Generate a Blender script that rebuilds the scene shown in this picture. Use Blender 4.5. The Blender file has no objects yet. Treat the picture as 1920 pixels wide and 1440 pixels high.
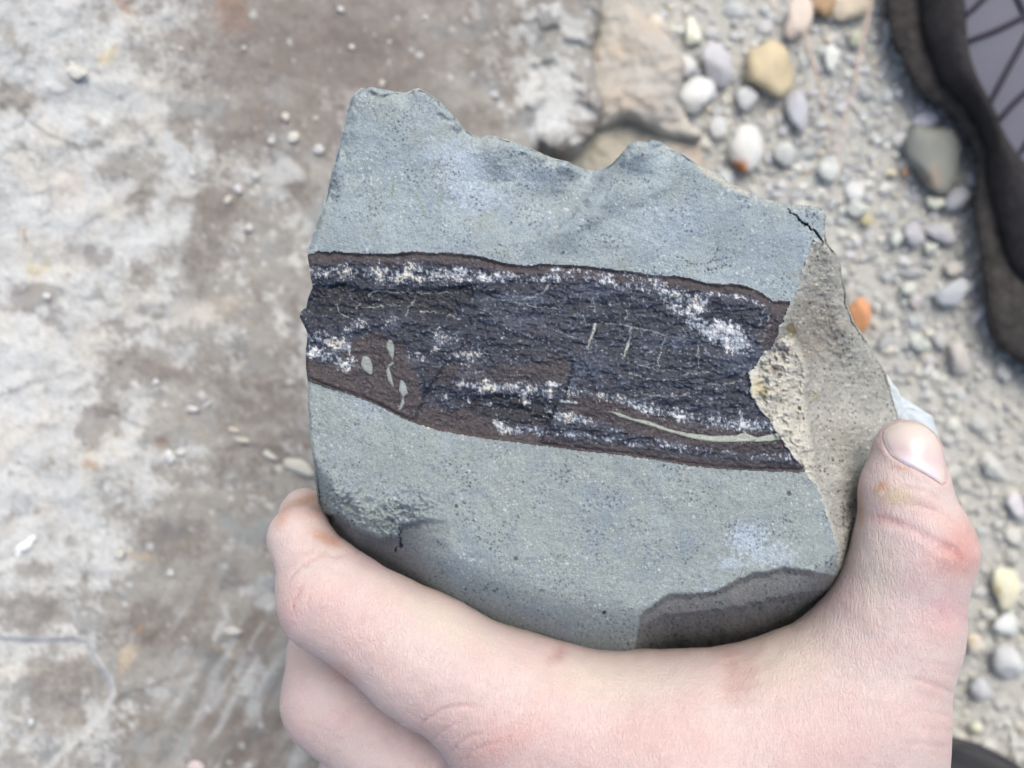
import bpy, bmesh, math, random
import numpy as np

# ------------------------------------------------------------------ camera, light
S = bpy.context.scene
COL = S.collection
WD = 1.10                    # picture width / depth
CAM_H = 0.36                 # camera above the gravel
D0 = 0.185                   # depth of the face of the held rock

cam_d = bpy.data.cameras.new('camera')
cam = bpy.data.objects.new('camera', cam_d)
COL.objects.link(cam)
cam.location = (0, 0, CAM_H)
cam.rotation_euler = (0, 0, 0)
cam_d.sensor_width = 36.0
cam_d.lens = 36.0 / WD
cam_d.clip_start = 0.005
cam_d.clip_end = 200.0
cam_d.dof.use_dof = True
cam_d.dof.focus_distance = 0.187
cam_d.dof.aperture_fstop = 11.0
S.camera = cam

SUN_EL, SUN_AZ = math.radians(58), math.radians(20)      # azimuth from +Y towards +X
w = bpy.data.worlds.new('World')
S.world = w
w.use_nodes = True
nt = w.node_tree
sky = nt.nodes.new('ShaderNodeTexSky')
sky.sky_type = 'NISHITA'
sky.sun_disc = False
sky.sun_elevation = SUN_EL
sky.sun_rotation = SUN_AZ
sky.dust_density = 6.0
sky.air_density = 1.0
sky.ozone_density = 1.0
bg = nt.nodes['Background']
bg.inputs['Strength'].default_value = 0.14
nt.links.new(sky.outputs[0], bg.inputs[0])

sun_d = bpy.data.lights.new('sun', 'SUN')
sun_d.energy = 0.75
sun_d.angle = math.radians(35)
sun_d.color = (1.0, 0.965, 0.925)
sun = bpy.data.objects.new('sun', sun_d)
COL.objects.link(sun)
sun.rotation_euler = (-(math.pi/2 - SUN_EL), 0, -SUN_AZ)

S.view_settings.view_transform = 'Standard'
S.view_settings.look = 'None'
S.view_settings.exposure = 0.80
S.view_settings.gamma = 1.0
S.view_settings.use_curve_mapping = False
S.render.engine = 'CYCLES'
S.cycles.use_denoising = True

GAIN = (1.275, 1.222, 1.258)   # how much brighter a lit horizontal surface shows than the base colour given for it
rng = np.random.default_rng(7)
random.seed(7)

# ------------------------------------------------------------------ helpers
def lin(c):
    c = np.asarray(c, float) / 255.0
    l = np.where(c <= 0.04045, c / 12.92, ((c + 0.055) / 1.055) ** 2.4)
    return l / np.array(GAIN)

def P(px, py, depth):
    k = WD * depth / 1920.0
    return np.stack([(px - 960.0) * k, -(py - 720.0) * k, CAM_H - depth + 0 * px], -1)

def p1(px, py, depth):
    return tuple(P(np.float64(px), np.float64(py), np.float64(depth)))

def unP(co):
    d = CAM_H - co[:, 2]
    k = WD * d / 1920.0
    return co[:, 0] / k + 960.0, -co[:, 1] / k + 720.0, d

def hsh(ix, iy, seed):
    h = (ix.astype(np.int64) * 374761393 + iy.astype(np.int64) * 668265263 + seed * 1442695041) & 0xffffffff
    h = ((h ^ (h >> 13)) * 1274126177) & 0xffffffff
    h = ((h ^ (h >> 16)) * 2246822519) & 0xffffffff
    h = h ^ (h >> 15)
    return (h & 0xffffff) / float(0x1000000)

def vnoise(x, y, seed=0):
    x0 = np.floor(x); y0 = np.floor(y)
    fx = x - x0; fy = y - y0
    ux = fx * fx * fx * (fx * (fx * 6 - 15) + 10); uy = fy * fy * fy * (fy * (fy * 6 - 15) + 10)
    def g(ix, iy, dx, dy):
        a = hsh(ix, iy, seed) * 2 * np.pi
        return np.cos(a) * dx + np.sin(a) * dy
    n00 = g(x0, y0, fx, fy); n10 = g(x0 + 1, y0, fx - 1, fy)
    n01 = g(x0, y0 + 1, fx, fy - 1); n11 = g(x0 + 1, y0 + 1, fx - 1, fy - 1)
    a = n00 + (n10 - n00) * ux; b = n01 + (n11 - n01) * ux
    return (a + (b - a) * uy) * 1.4

def fbm(x, y, s, octv=4, seed=0, sy=None, gain=0.5):
    sy = sy or s
    t = 0; a = 1.0; n = 0
    X = x / s; Y = y / sy
    c, sn = math.cos(0.5), math.sin(0.5)
    for i in range(octv):
        t = t + a * vnoise(X + i * 17.3, Y - i * 9.1, seed + i * 31)
        n += a * a
        a *= gain; X = X * 2.03; Y = Y * 2.03
        if sy == s and i == 0:
            pass
    return t / math.sqrt(n)

def dots(x, y, cell, prob, r0, r1, seed):
    cx = np.floor(x / cell); cy = np.floor(y / cell)
    out = np.zeros_like(x)
    for dx in (-1, 0, 1):
        for dy in (-1, 0, 1):
            ix = cx + dx; iy = cy + dy
            on = hsh(ix, iy, seed + 3) < prob
            jx = (ix + hsh(ix, iy, seed)) * cell; jy = (iy + hsh(ix, iy, seed + 1)) * cell
            r = r0 + (r1 - r0) * hsh(ix, iy, seed + 2) ** 2
            d = np.hypot(x - jx, (y - jy) * (0.8 + 0.5 * hsh(ix, iy, seed + 5)))
            out = np.maximum(out, np.where(on, np.clip((r - d) / 1.2 + 0.5, 0, 1), 0))
    return out

def ss(a, b, x):
    t = np.clip((x - a) / (b - a), 0, 1)
    return t * t * (3 - 2 * t)

def dist_line(x, y, pts, reach=200.0):
    """distance to a polyline and the place along it; points farther than reach are only told so"""
    pts = np.asarray(pts, float)
    lo = pts.min(0) - reach; hi = pts.max(0) + reach
    near = np.nonzero((x > lo[0]) & (x < hi[0]) & (y > lo[1]) & (y < hi[1]))[0]
    D = np.full(x.shape, 1e6); T = np.zeros(x.shape)
    x = x[near]; y = y[near]
    d = np.full(x.shape, 1e12); tt = np.zeros_like(x); acc = 0.0
    L = np.hypot(*np.diff(pts, axis=0).T); tot = L.sum()
    for i in range(len(pts) - 1):
        ax, ay = pts[i]; vx, vy = pts[i + 1] - pts[i]
        if L[i] == 0: continue
        t = np.clip(((x - ax) * vx + (y - ay) * vy) / (vx * vx + vy * vy), 0, 1)
        q = (x - ax - t * vx) ** 2 + (y - ay - t * vy) ** 2
        m = q < d
        d = np.where(m, q, d); tt = np.where(m, (acc + t * L[i]) / tot, tt)
        acc += L[i]
    D[near] = np.sqrt(d); T[near] = tt
    return D, T

def inside(x, y, poly):
    P_ = np.asarray(poly, float)
    lo = P_.min(0); hi = P_.max(0)
    near = np.nonzero((x >= lo[0]) & (x <= hi[0]) & (y >= lo[1]) & (y <= hi[1]))[0]
    R = np.zeros(x.shape, bool)
    x = x[near]; y = y[near]; r = np.zeros(x.shape, bool)
    n = len(poly)
    for i in range(n):
        x0, y0 = poly[i]; x1, y1 = poly[(i + 1) % n]
        if y0 == y1: continue
        r ^= ((y0 > y) != (y1 > y)) & (x < (x1 - x0) * (y - y0) / (y1 - y0) + x0)
    R[near] = r
    return R

def sd_poly(x, y, poly, reach=200.0):
    d, _ = dist_line(x, y, list(poly) + [poly[0]], reach)
    return np.where(inside(x, y, poly), -d, d)

def outline_grid(xs, ys, poly, reach):
    """for a regular grid: inside flags, nearest outline point and its distance (within reach), flat arrays"""
    ny, nx = len(ys), len(xs)
    ins = np.zeros((ny, nx), bool)
    bd = np.full((ny, nx), 1e12); bx = np.zeros((ny, nx)); by = np.zeros((ny, nx))
    n = len(poly)
    for i in range(n):
        ax, ay = poly[i]; cx, cy = poly[(i + 1) % n]
        if ay != cy:
            r0, r1 = np.searchsorted(ys, [min(ay, cy), max(ay, cy)])
            if r1 > r0:
                xi = (cx - ax) * (ys[r0:r1] - ay) / (cy - ay) + ax
                ins[r0:r1] ^= xs[None, :] < xi[:, None]
        r0, r1 = np.searchsorted(ys, [min(ay, cy) - reach, max(ay, cy) + reach])
        c0, c1 = np.searchsorted(xs, [min(ax, cx) - reach, max(ax, cx) + reach])
        if r1 <= r0 or c1 <= c0: continue
        gx, gy = xs[None, c0:c1], ys[r0:r1, None]
        vx, vy = cx - ax, cy - ay
        t = np.clip(((gx - ax) * vx + (gy - ay) * vy) / (vx * vx + vy * vy + 1e-9), 0, 1)
        qx = ax + t * vx; qy = ay + t * vy
        q = (gx - qx) ** 2 + (gy - qy) ** 2
        s = (slice(r0, r1), slice(c0, c1))
        m = q < bd[s]
        bd[s] = np.where(m, q, bd[s]); bx[s] = np.where(m, qx, bx[s]); by[s] = np.where(m, qy, by[s])
    return ins.ravel(), bx.ravel(), by.ravel(), np.sqrt(bd).ravel()

def rough_poly(poly, step, amp, seed):
    """the traced outline with small natural chips between the traced points"""
    out = []
    for i in range(len(poly)):
        a = np.array(poly[i], float); b = np.array(poly[(i + 1) % len(poly)], float)
        n = max(1, int(np.hypot(*(b - a)) / step))
        for k in range(n):
            out.append(a + (b - a) * k / n)
    o = np.array(out)
    t = np.arange(len(o), dtype=float)
    o[:, 0] += amp * fbm(t, t * 0 + 3.3, 3.0, 3, seed)
    o[:, 1] += amp * fbm(t, t * 0 + 8.7, 3.0, 3, seed + 5)
    return [tuple(q) for q in o]

def mixc(col, c, m):
    return col + (np.asarray(c) - col) * m[:, None]

def mesh_obj(name, verts, faces, mat, parent=None, col=None, smooth=True):
    """faces: (n,3) or (n,4) integer array or list of tuples"""
    me = bpy.data.meshes.new(name)
    verts = np.asarray(verts, np.float32)
    if isinstance(faces, np.ndarray):
        n, k = faces.shape
        me.vertices.add(len(verts)); me.vertices.foreach_set('co', verts.ravel())
        me.loops.add(n * k); me.loops.foreach_set('vertex_index', faces.astype(np.int32).ravel())
        me.polygons.add(n)
        me.polygons.foreach_set('loop_start', np.arange(0, n * k, k, dtype=np.int32))
        me.update(calc_edges=True)
    else:
        me.from_pydata([tuple(v) for v in verts], [], [tuple(f) for f in faces])
        me.update()
    if smooth:
        me.polygons.foreach_set('use_smooth', np.ones(len(me.polygons), bool))
    if col is not None:
        set_col(me, col)
    if mat is not None:
        me.materials.append(mat)
    o = bpy.data.objects.new(name, me)
    COL.objects.link(o)
    if parent is not None:
        o.parent = parent
    return o

def set_col(me, col):
    at = me.color_attributes.new('Col', 'FLOAT_COLOR', 'POINT')
    c4 = np.ones((len(col), 4), np.float32); c4[:, :3] = col
    at.data.foreach_set('color', c4.ravel())

def tag(o, label=None, cat=None, group=None, kind=None):
    if label: o['label'] = label
    if cat: o['category'] = cat
    if group: o['group'] = group
    if kind: o['kind'] = kind
    return o

def thing(name, loc, label, cat, group=None):
    o = bpy.data.objects.new(name, None)
    o.empty_display_size = 0.02
    o.location = (0, 0, 0)
    COL.objects.link(o)
    return tag(o, label, cat, group)

def material(name, rough=0.85, spec=0.3, grain=None, bump=0.0, bump_scale=2000, var=0.0, sss=0.0, const=None, voro=None, coat=0.0, hatch=None):
    m = bpy.data.materials.new(name)
    m.use_nodes = True
    nt = m.node_tree; N = nt.nodes; L = nt.links
    b = N['Principled BSDF']
    b.inputs['Roughness'].default_value = rough
    b.inputs['Specular IOR Level'].default_value = spec
    tc = N.new('ShaderNodeTexCoord')
    if const is None:
        at = N.new('ShaderNodeVertexColor'); at.layer_name = 'Col'
        src = at.outputs['Color']
    else:
        rg = N.new('ShaderNodeRGB'); rg.outputs[0].default_value = (*const, 1)
        src = rg.outputs[0]
    if var > 0:
        nz = N.new('ShaderNodeTexNoise'); nz.inputs['Scale'].default_value = grain or 3000
        nz.inputs['Detail'].default_value = 5; nz.inputs['Roughness'].default_value = 0.7
        L.new(tc.outputs['Object'], nz.inputs['Vector'])
        mr = N.new('ShaderNodeMapRange')
        mr.inputs['From Min'].default_value = 0.25; mr.inputs['From Max'].default_value = 0.75
        mr.inputs['To Min'].default_value = 1 - var; mr.inputs['To Max'].default_value = 1 + var
        L.new(nz.outputs['Fac'], mr.inputs['Value'])
        mx = N.new('ShaderNodeVectorMath'); mx.operation = 'SCALE'
        L.new(src, mx.inputs[0]); L.new(mr.outputs[0], mx.inputs['Scale'])
        src = mx.outputs[0]
    L.new(src, b.inputs['Base Color'])
    if bump > 0:
        nz = N.new('ShaderNodeTexNoise'); nz.inputs['Scale'].default_value = bump_scale
        nz.inputs['Detail'].default_value = 6; nz.inputs['Roughness'].default_value = 0.65
        L.new(tc.outputs['Object'], nz.inputs['Vector'])
        hgt = nz.outputs['Fac']
        if voro:
            vo = N.new('ShaderNodeTexVoronoi'); vo.feature = 'DISTANCE_TO_EDGE'
            vo.inputs['Scale'].default_value = voro
            nw = N.new('ShaderNodeTexNoise'); nw.inputs['Scale'].default_value = voro * 0.7
            L.new(tc.outputs['Object'], nw.inputs['Vector'])
            va = N.new('ShaderNodeVectorMath'); va.operation = 'MULTIPLY_ADD'
            va.inputs[1].default_value = (1.2 / voro,) * 3
            L.new(nw.outputs['Color'], va.inputs[0]); L.new(tc.outputs['Object'], va.inputs[2])
            L.new(va.outputs[0], vo.inputs['Vector'])
            cr = N.new('ShaderNodeMapRange'); cr.inputs['From Max'].default_value = 0.12
            L.new(vo.outputs['Distance'], cr.inputs['Value'])
            ad = N.new('ShaderNodeMath'); ad.operation = 'MULTIPLY_ADD'; ad.inputs[1].default_value = 0.55
            L.new(cr.outputs[0], ad.inputs[0]); L.new(nz.outputs['Fac'], ad.inputs[2])
            hgt = ad.outputs[0]
        if hatch:
            # two families of fine skin lines crossing each other
            for ang_ in (0.62, -0.75):
                mp = N.new('ShaderNodeMapping'); mp.inputs['Rotation'].default_value = (0, 0, ang_)
                mp.inputs['Scale'].default_value = (hatch, hatch * 0.28, hatch * 0.6)
                L.new(tc.outputs['Object'], mp.inputs['Vector'])
                nh = N.new('ShaderNodeTexNoise'); nh.inputs['Scale'].default_value = 1.0; nh.inputs['Detail'].default_value = 3
                L.new(mp.outputs[0], nh.inputs['Vector'])
                ab = N.new('ShaderNodeMath'); ab.operation = 'SUBTRACT'; ab.inputs[1].default_value = 0.5; L.new(nh.outputs['Fac'], ab.inputs[0])
                a2 = N.new('ShaderNodeMath'); a2.operation = 'ABSOLUTE'; L.new(ab.outputs[0], a2.inputs[0])
                cr = N.new('ShaderNodeMapRange'); cr.inputs['From Max'].default_value = 0.07; L.new(a2.outputs[0], cr.inputs['Value'])
                ad = N.new('ShaderNodeMath'); ad.operation = 'MULTIPLY_ADD'; ad.inputs[1].default_value = 0.5
                L.new(cr.outputs[0], ad.inputs[0]); L.new(hgt, ad.inputs[2]); hgt = ad.outputs[0]
        bp = N.new('ShaderNodeBump'); bp.inputs['Strength'].default_value = 1.0
        bp.inputs['Distance'].default_value = bump
        L.new(hgt, bp.inputs['Height']); L.new(bp.outputs[0], b.inputs['Normal'])
    if sss > 0:
        b.inputs['Subsurface Weight'].default_value = sss
        b.inputs['Subsurface Radius'].default_value = (1.0, 0.36, 0.22)
        b.inputs['Subsurface Scale'].default_value = 0.0035
    if coat: b.inputs['Coat Weight'].default_value = coat
    return m

def grid_faces(idx, keep):
    """idx: (ny,nx) vertex index grid, keep: (ny-1,nx-1) bool -> quads facing the camera"""
    a = idx[:-1, :-1][keep]; b = idx[:-1, 1:][keep]; c = idx[1:, 1:][keep]; d = idx[1:, :-1][keep]
    return np.stack([a, d, c, b], -1)

def compact(verts, faces, *attrs):
    u, inv = np.unique(faces.ravel(), return_inverse=True)
    return (verts[u], inv.reshape(faces.shape)) + tuple(a[u] for a in attrs)

# ------------------------------------------------------------------ ground, slab, broken rocks
M_ground = material('sandy_ground', 0.95, 0.2, grain=800, var=0.30, bump=0.0012, bump_scale=900, const=tuple(lin((196, 194, 190))))
M_slab = material('slab_stone', 0.8, 0.28, grain=2200, var=0.12, bump=0.0005, bump_scale=1500)
M_peb = material('pebble_stone', 0.75, 0.3, grain=900, var=0.12, bump=0.0003, bump_scale=900)

n = 40
gx = np.linspace(-3, 3, n + 1)
GX, GY = np.meshgrid(gx, gx)
GX = np.sign(GX) * np.abs(GX / 3) ** 2.5 * 3; GY = np.sign(GY) * np.abs(GY / 3) ** 2.5 * 3
gv = np.stack([GX.ravel(), GY.ravel(), -0.0023 + 0.0006 * vnoise(GX.ravel() * 9, GY.ravel() * 9, 4)], -1)
gi = np.arange((n + 1) ** 2).reshape(n + 1, n + 1)
a = gi[:-1, :-1].ravel(); b = gi[:-1, 1:].ravel(); c = gi[1:, 1:].ravel(); d = gi[1:, :-1].ravel()
ground = mesh_obj('ground', gv, np.stack([a, b, c, d], -1), M_ground)
tag(ground, kind='structure')

def flat_rock(name, poly, depth_fn, color_fn, step, edge_w, edge_drop, mat, seed, base_z=-0.003, rough=3.0):
    poly = rough_poly(poly, 14, rough, seed)
    pa = np.array(poly)
    xs = np.arange(pa[:, 0].min() - step, pa[:, 0].max() + step * 2, step)
    ys = np.arange(pa[:, 1].min() - step, pa[:, 1].max() + step * 2, step)
    X, Y = np.meshgrid(xs, ys)
    shp = X.shape
    x = X.ravel().copy(); y = Y.ravel().copy()
    ins, nx_, ny_, bd = outline_grid(xs, ys, poly, edge_w + 10)
    I = ins.reshape(shp)
    keep = (I[:-1, :-1].astype(int) + I[:-1, 1:] + I[1:, 1:] + I[1:, :-1]) >= 2
    snap = (~ins) | (bd < step * 0.45)
    x = np.where(snap & (bd < step * 1.6), nx_, x); y = np.where(snap & (bd < step * 1.6), ny_, y)
    s = np.where(ins, bd, 0)
    t = np.clip(s / edge_w, 0, 1)
    dep = depth_fn(x, y) + edge_drop * (1 - np.sqrt(np.clip(1 - (1 - t) ** 2, 0, 1)))
    v = P(x, y, dep)
    col = color_fn(x, y, s)
    f = grid_faces(np.arange(len(x)).reshape(shp), keep)
    v, f, col = compact(v, f, col)
    # skirt going down to the ground
    px, py = pa[:, 0], pa[:, 1]
    e0 = P(px, py, depth_fn(px, py) + edge_drop + 0.0003)
    cen = e0.mean(0)
    e1 = e0.copy(); e1[:, :2] += (e1[:, :2] - cen[:2]) * 0.01
    e1[:, 2] = base_z
    mid = (e0 + e1) / 2; mid[:, :2] += (cen[:2] - mid[:, :2]) * 0.01
    n0 = len(v); m = len(pa)
    sv = np.concatenate([e0, mid, e1])
    scol = np.tile(color_fn(px, py, px * 0), (3, 1))
    i = np.arange(m); j = (i + 1) % m
    q = np.concatenate([np.stack([i, j, j + m, i + m], -1), np.stack([i + m, j + m, j + 2 * m, i + 2 * m], -1)])
    area = np.sum(px * np.roll(py, -1) - np.roll(px, -1) * py)
    if area > 0: q = q[:, ::-1]
    return mesh_obj(name, np.concatenate([v, sv]), np.concatenate([f, q + n0]), mat, col=np.concatenate([col, scol]))

# ---- the big weathered slab on the left
LEDGE = [(-60, 1192), (0, 1195), (80, 1200), (140, 1196), (165, 1205), (185, 1245), (205, 1270), (212, 1300), (197, 1330), (180, 1352), (130, 1400), (90, 1440), (20, 1530), (-60, 1600)]
def slab_depth(x, y):
    d = 0.307 - 0.030 * np.clip((620 - x) / 620, 0, 1.6) - 0.010 * np.clip((500 - y) / 500, 0, 1) * np.clip((500 - x) / 500, 0, 1)
    d = d + 0.020 * ss(820, 1100, x)
    d = d - 0.0020 * fbm(x, y, 260, 3, 11) - 0.0007 * fbm(x, y, 45, 4, 12)
    d = d - 0.0030 * ss(-0.1, 0.5, fbm(x, y, 60, 3, 14)) * ss(930, 1040, x) * ss(420, 250, y)
    d = d - 0.0004 * ss(0.05, 0.25, fbm(x, y, 60, 5, 13)) * ss(560, 200, x)
    ins = sd_poly(x, y, LEDGE)
    d = d + 0.0022 * ss(3, -6, ins) * ss(-190, -20, ins)
    d = d + 0.0018 * ss(-40, 40, (x - 410) + (y - 1210) * 0.62) * ss(60, 10, np.abs((x - 455) + (y - 1210) * 0.62)) * ss(1050, 1120, y)
    return d

def slab_color(x, y, s):
    wx = x + 26 * fbm(x, y, 60, 6, 21, gain=0.6); wy = y + 26 * fbm(x, y, 60, 6, 22, gain=0.6)
    n1 = fbm(x, y, 130, 6, 23, gain=0.6); n2 = fbm(x, y, 36, 6, 24, gain=0.65); n3 = fbm(x, y, 9, 4, 25, gain=0.7)
    pale = lin((204, 206, 209)); warm = lin((202, 197, 190)); mid = lin((158, 155, 152)); brown = lin((127, 119, 115)); blue = lin((141, 148, 155))
    col = np.tile(mid, (len(x), 1))
    col = mixc(col, brown, ss(-0.15, 0.45, n1 + 0.35 * ss(330, 520, x) * ss(420, 200, y)) * 0.75)
    col = mixc(col, blue, ss(0.1, 0.5, fbm(x, y, 80, 5, 26)) * 0.5)
    # pale weathering crust, thick on the left and thinning to the right
    cov = 0.75 * ss(520, 60, x + 0.12 * np.abs(y - 500)) - 0.30 - 0.35 * ss(980, 1150, y) - 0.35 * ss(560, 800, x) * ss(0, 500, y)
    cov = cov + 0.45 * np.exp(-((x - 1040) / 110) ** 2 - ((y - 180) / 110) ** 2)
    fld = cov + 0.55 * n1 + 0.40 * n2 + 0.20 * n3
    col = mixc(col, mid * 0.55 + pale * 0.45, ss(-0.25, 0.05, fld))
    col = mixc(col, pale, ss(-0.08, 0.42, fld) * 0.76)
    col = mixc(col, warm, ss(0.0, 0.5, fbm(x, y, 110, 4, 27)) * ss(-0.1, 0.2, fld) * 0.6)
    # dark bare patches
    for cx, cy, rx, ry in [(30, 180, 46, 28), (40, 207, 20, 12), (345, 75, 34, 34), (350, 232, 42, 26), (155, 272, 34, 13), (262, 372, 28, 42), (225, 320, 30, 30),
                           (395, 425, 50, 62), (178, 478, 28, 24), (265, 520, 20, 42), (60, 555, 62, 34), (125, 600, 44, 22), (255, 690, 70, 42), (350, 690, 70, 30), (205, 745, 34, 44),
                           (185, 800, 40, 44), (480, 745, 110, 60), (470, 860, 70, 40), (370, 500, 26, 40), (415, 380, 60, 40), (545, 60, 130, 90), (640, 90, 160, 70),
                           (60, 1150, 60, 40), (110, 1290, 90, 70), (330, 1010, 80, 40), (300, 1180, 90, 50), (480, 1190, 30, 60), (420, 1400, 90, 60), (240, 620, 60, 18), (470, 250, 80, 70), (560, 330, 40, 60)]:
        q = 1 - np.hypot((wx - cx) / rx, (wy - cy) / ry)
        col = mixc(col, brown * (0.92 + 0.12 * n2[:, None]), ss(-0.10, 0.28, q + 0.55 * n2) * 0.58)
    for cx, cy, rx, ry in [(330, 300, 36, 52), (230, 345, 44, 30), (345, 350, 34, 30), (300, 425, 62, 44), (305, 365, 20, 40), (520, 330, 60, 46), (560, 430, 20, 40), (385, 270, 30, 40), (150, 600, 40, 30), (340, 660, 40, 26),
                           (345, 585, 80, 28), (350, 845, 40, 14), (245, 835, 30, 22), (40, 1310, 26, 22), (190, 1340, 40, 30), (470, 1290, 26, 70), (500, 1110, 22, 50), (420, 1200, 16, 60), (300, 1290, 34, 16), (555, 1060, 60, 30), (1040, 240, 50, 40), (1010, 170, 40, 50), (1070, 60, 40, 50)]:
        q = 1 - np.hypot((wx - cx) / rx, (wy - cy) / ry)
        col = mixc(col, pale * (0.90 + 0.10 * n2[:, None]), ss(-0.05, 0.4, q + 0.55 * n2) * 0.62)
    for cx, cy, rx, ry, c in [(295, 828, 26, 16, (142, 116, 100)), (160, 872, 27, 16, (158, 134, 116)), (430, 22, 26, 44, (156, 122, 104)), (455, 48, 26, 22, (152, 124, 110)), (40, 440, 12, 10, (150, 130, 108)), (50, 457, 7, 7, (168, 140, 108)),
                              (230, 5, 26, 12, (160, 130, 116)), (205, 105, 22, 24, (205, 192, 160)), (400, 585, 90, 34, (186, 172, 156)), (80, 500, 30, 16, (196, 186, 160)), (270, 1040, 30, 12, (172, 156, 140)), (265, 1186, 12, 10, (176, 140, 110)),
                              (240, 1225, 34, 12, (184, 170, 150)), (232, 1245, 22, 9, (186, 170, 148)), (425, 1225, 32, 12, (178, 166, 146)), (720, 190, 50, 60, (150, 124, 108)), (572, 830, 12, 16, (128, 100, 84)), (575, 250, 18, 8, (176, 158, 132)), (130, 350, 40, 50, (205, 190, 176))]:
        q = 1 - np.hypot((wx - cx) / rx, (wy - cy) / ry)
        col = mixc(col, lin(c), ss(-0.1, 0.7, q + 0.45 * n2 + 0.2 * n3) * (0.7 if rx < 40 else 0.42))
    # diagonal streaks low on the right
    st = fbm(x * 0.86 + y * 0.5, y * 0.86 - x * 0.5, 22, 4, 29, sy=170)
    m = ss(250, 380, x) * ss(1020, 1120, y)
    col = mixc(col, pale * 0.82, ss(0.1, 0.55, st) * m * 0.6)
    col = mixc(col, brown, ss(-0.1, -0.5, st) * m * 0.6)
    for cr_ in [[(0, 742), (60, 716), (130, 702), (170, 690)], [(140, 268), (160, 300), (175, 316)], [(60, 232), (100, 258), (130, 262)], [(210, 1308), (250, 1296), (300, 1280), (350, 1262)], [(370, 1205), (345, 1240), (330, 1270)], [(0, 246), (44, 236), (58, 210)], [(200, 770), (240, 790), (280, 805)], [(560, 700), (520, 742), (505, 790)], [(640, 30), (700, 64), (750, 140)]]:
        d, _ = dist_line(x + 6 * n2, y + 6 * n2, cr_, 30)
        col = mixc(col, brown * 0.6, ss(3.2, 0.6, d) * 0.55 * ss(-0.5, 0.1, n2 + 0.2))
    q = 1 - np.hypot((wx - 640) / 330, (wy - 110) / 190)
    col = mixc(col, brown * (1.06 + 0.10 * n1[:, None]), ss(-0.1, 0.5, q + 0.35 * n1 + 0.2 * n2) * 0.6)
    d, _ = dist_line(x, y, LEDGE)
    col = mixc(col, pale * 0.95, ss(9, 2, d + 5 * n2) * 0.7)
    # tiny pale flecks and grains
    col = mixc(col, pale * 1.08, dots(x, y, 30, 0.22, 2, 7, 31) * 0.55)
    col = mixc(col, brown * 0.8, dots(x, y, 42, 0.10, 2, 8, 33) * 0.4)
    col = col * (1 + 0.11 * n3 + 0.12 * fbm(x, y, 7, 2, 28))[:, None]
    return np.clip(col, 0.01, 0.9)

SLAB = [(-900, -520), (200, -560), (900, -540), (1150, -500), (1140, -120), (1128, 20), (1116, 70), (1112, 110), (1122, 160), (1135, 215), (1105, 262), (1070, 285), (1040, 288), (1015, 270), (1000, 300), (1020, 420), (1010, 700), (1040, 1100), (1030, 1500), (980, 1900), (300, 1960), (-600, 1930), (-930, 1400), (-960, 300)]
slab = flat_rock('boulder', SLAB, slab_depth, slab_color, 4.4, 26, 0.006, M_slab, 41)
tag(slab, 'large flat boulder with mottled pale and brown weathered top, left of the held rock', 'boulder')

# ---- the tan rock and the beige ledge at the top
def tan_depth(x, y):
    return 0.3375 - 0.0028 * fbm(x, y, 110, 3, 51) - 0.0010 * fbm(x, y, 24, 4, 52) - 0.006 * np.exp(-((x - 1215) / 90) ** 2 - ((y - 150) / 110) ** 2)
def tan_color(x, y, s):
    n1 = fbm(x, y, 70, 5, 53); n2 = fbm(x, y, 14, 5, 54)
    col = np.tile(lin((186, 180, 174)), (len(x), 1))
    col = mixc(col, lin((186, 172, 158)), ss(0.0, 0.5, n1) * 0.6)
    col = mixc(col, lin((192, 172, 144)), np.exp(-((x - 1180) / 36) ** 2 - ((y - 94) / 14) ** 2) * 0.8)
    col = mixc(col, lin((172, 169, 166)), ss(0.0, 0.6, -n1) * 0.6)
    return col * (1 + 0.10 * n2)[:, None]
TAN = [(1124, 14), (1180, 2), (1210, 30), (1250, 60), (1272, 85), (1286, 120), (1272, 190), (1290, 225), (1318, 250), (1315, 262), (1262, 262), (1228, 252), (1196, 228), (1176, 220), (1150, 232), (1118, 246), (1094, 200), (1090, 130), (1112, 70)]
tan = flat_rock('sandstone_rock', TAN, tan_depth, tan_color, 4.0, 24, 0.005, M_slab, 43)
tag(tan, 'lumpy tan sandstone rock wedged between the big boulder and the gravel', 'rock')
def led_depth(x, y):
    return 0.3425 - 0.002 * fbm(x, y, 90, 3, 56) - 0.0008 * fbm(x, y, 20, 3, 57)
def led_color(x, y, s):
    n1 = fbm(x, y, 60, 5, 58); n2 = fbm(x, y, 14, 5, 59)
    col = np.tile(lin((180, 174, 162)), (len(x), 1))
    col = mixc(col, lin((186, 170, 160)), ss(1220, 1310, x) * 0.8)
    return col * (1 + 0.10 * n1 + 0.08 * n2)[:, None]
LEDG = [(960, 230), (1100, 180), (1250, 200), (1308, 262), (1322, 300), (1326, 352), (1312, 420), (1330, 520), (1290, 640), (1120, 700), (980, 640), (950, 400)]
led = flat_rock('beige_rock', LEDG, led_depth, led_color, 4.0, 26, 0.008, M_slab, 45)
tag(led, 'low beige rock showing under the overhang just above the notch of the held rock', 'rock')

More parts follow.
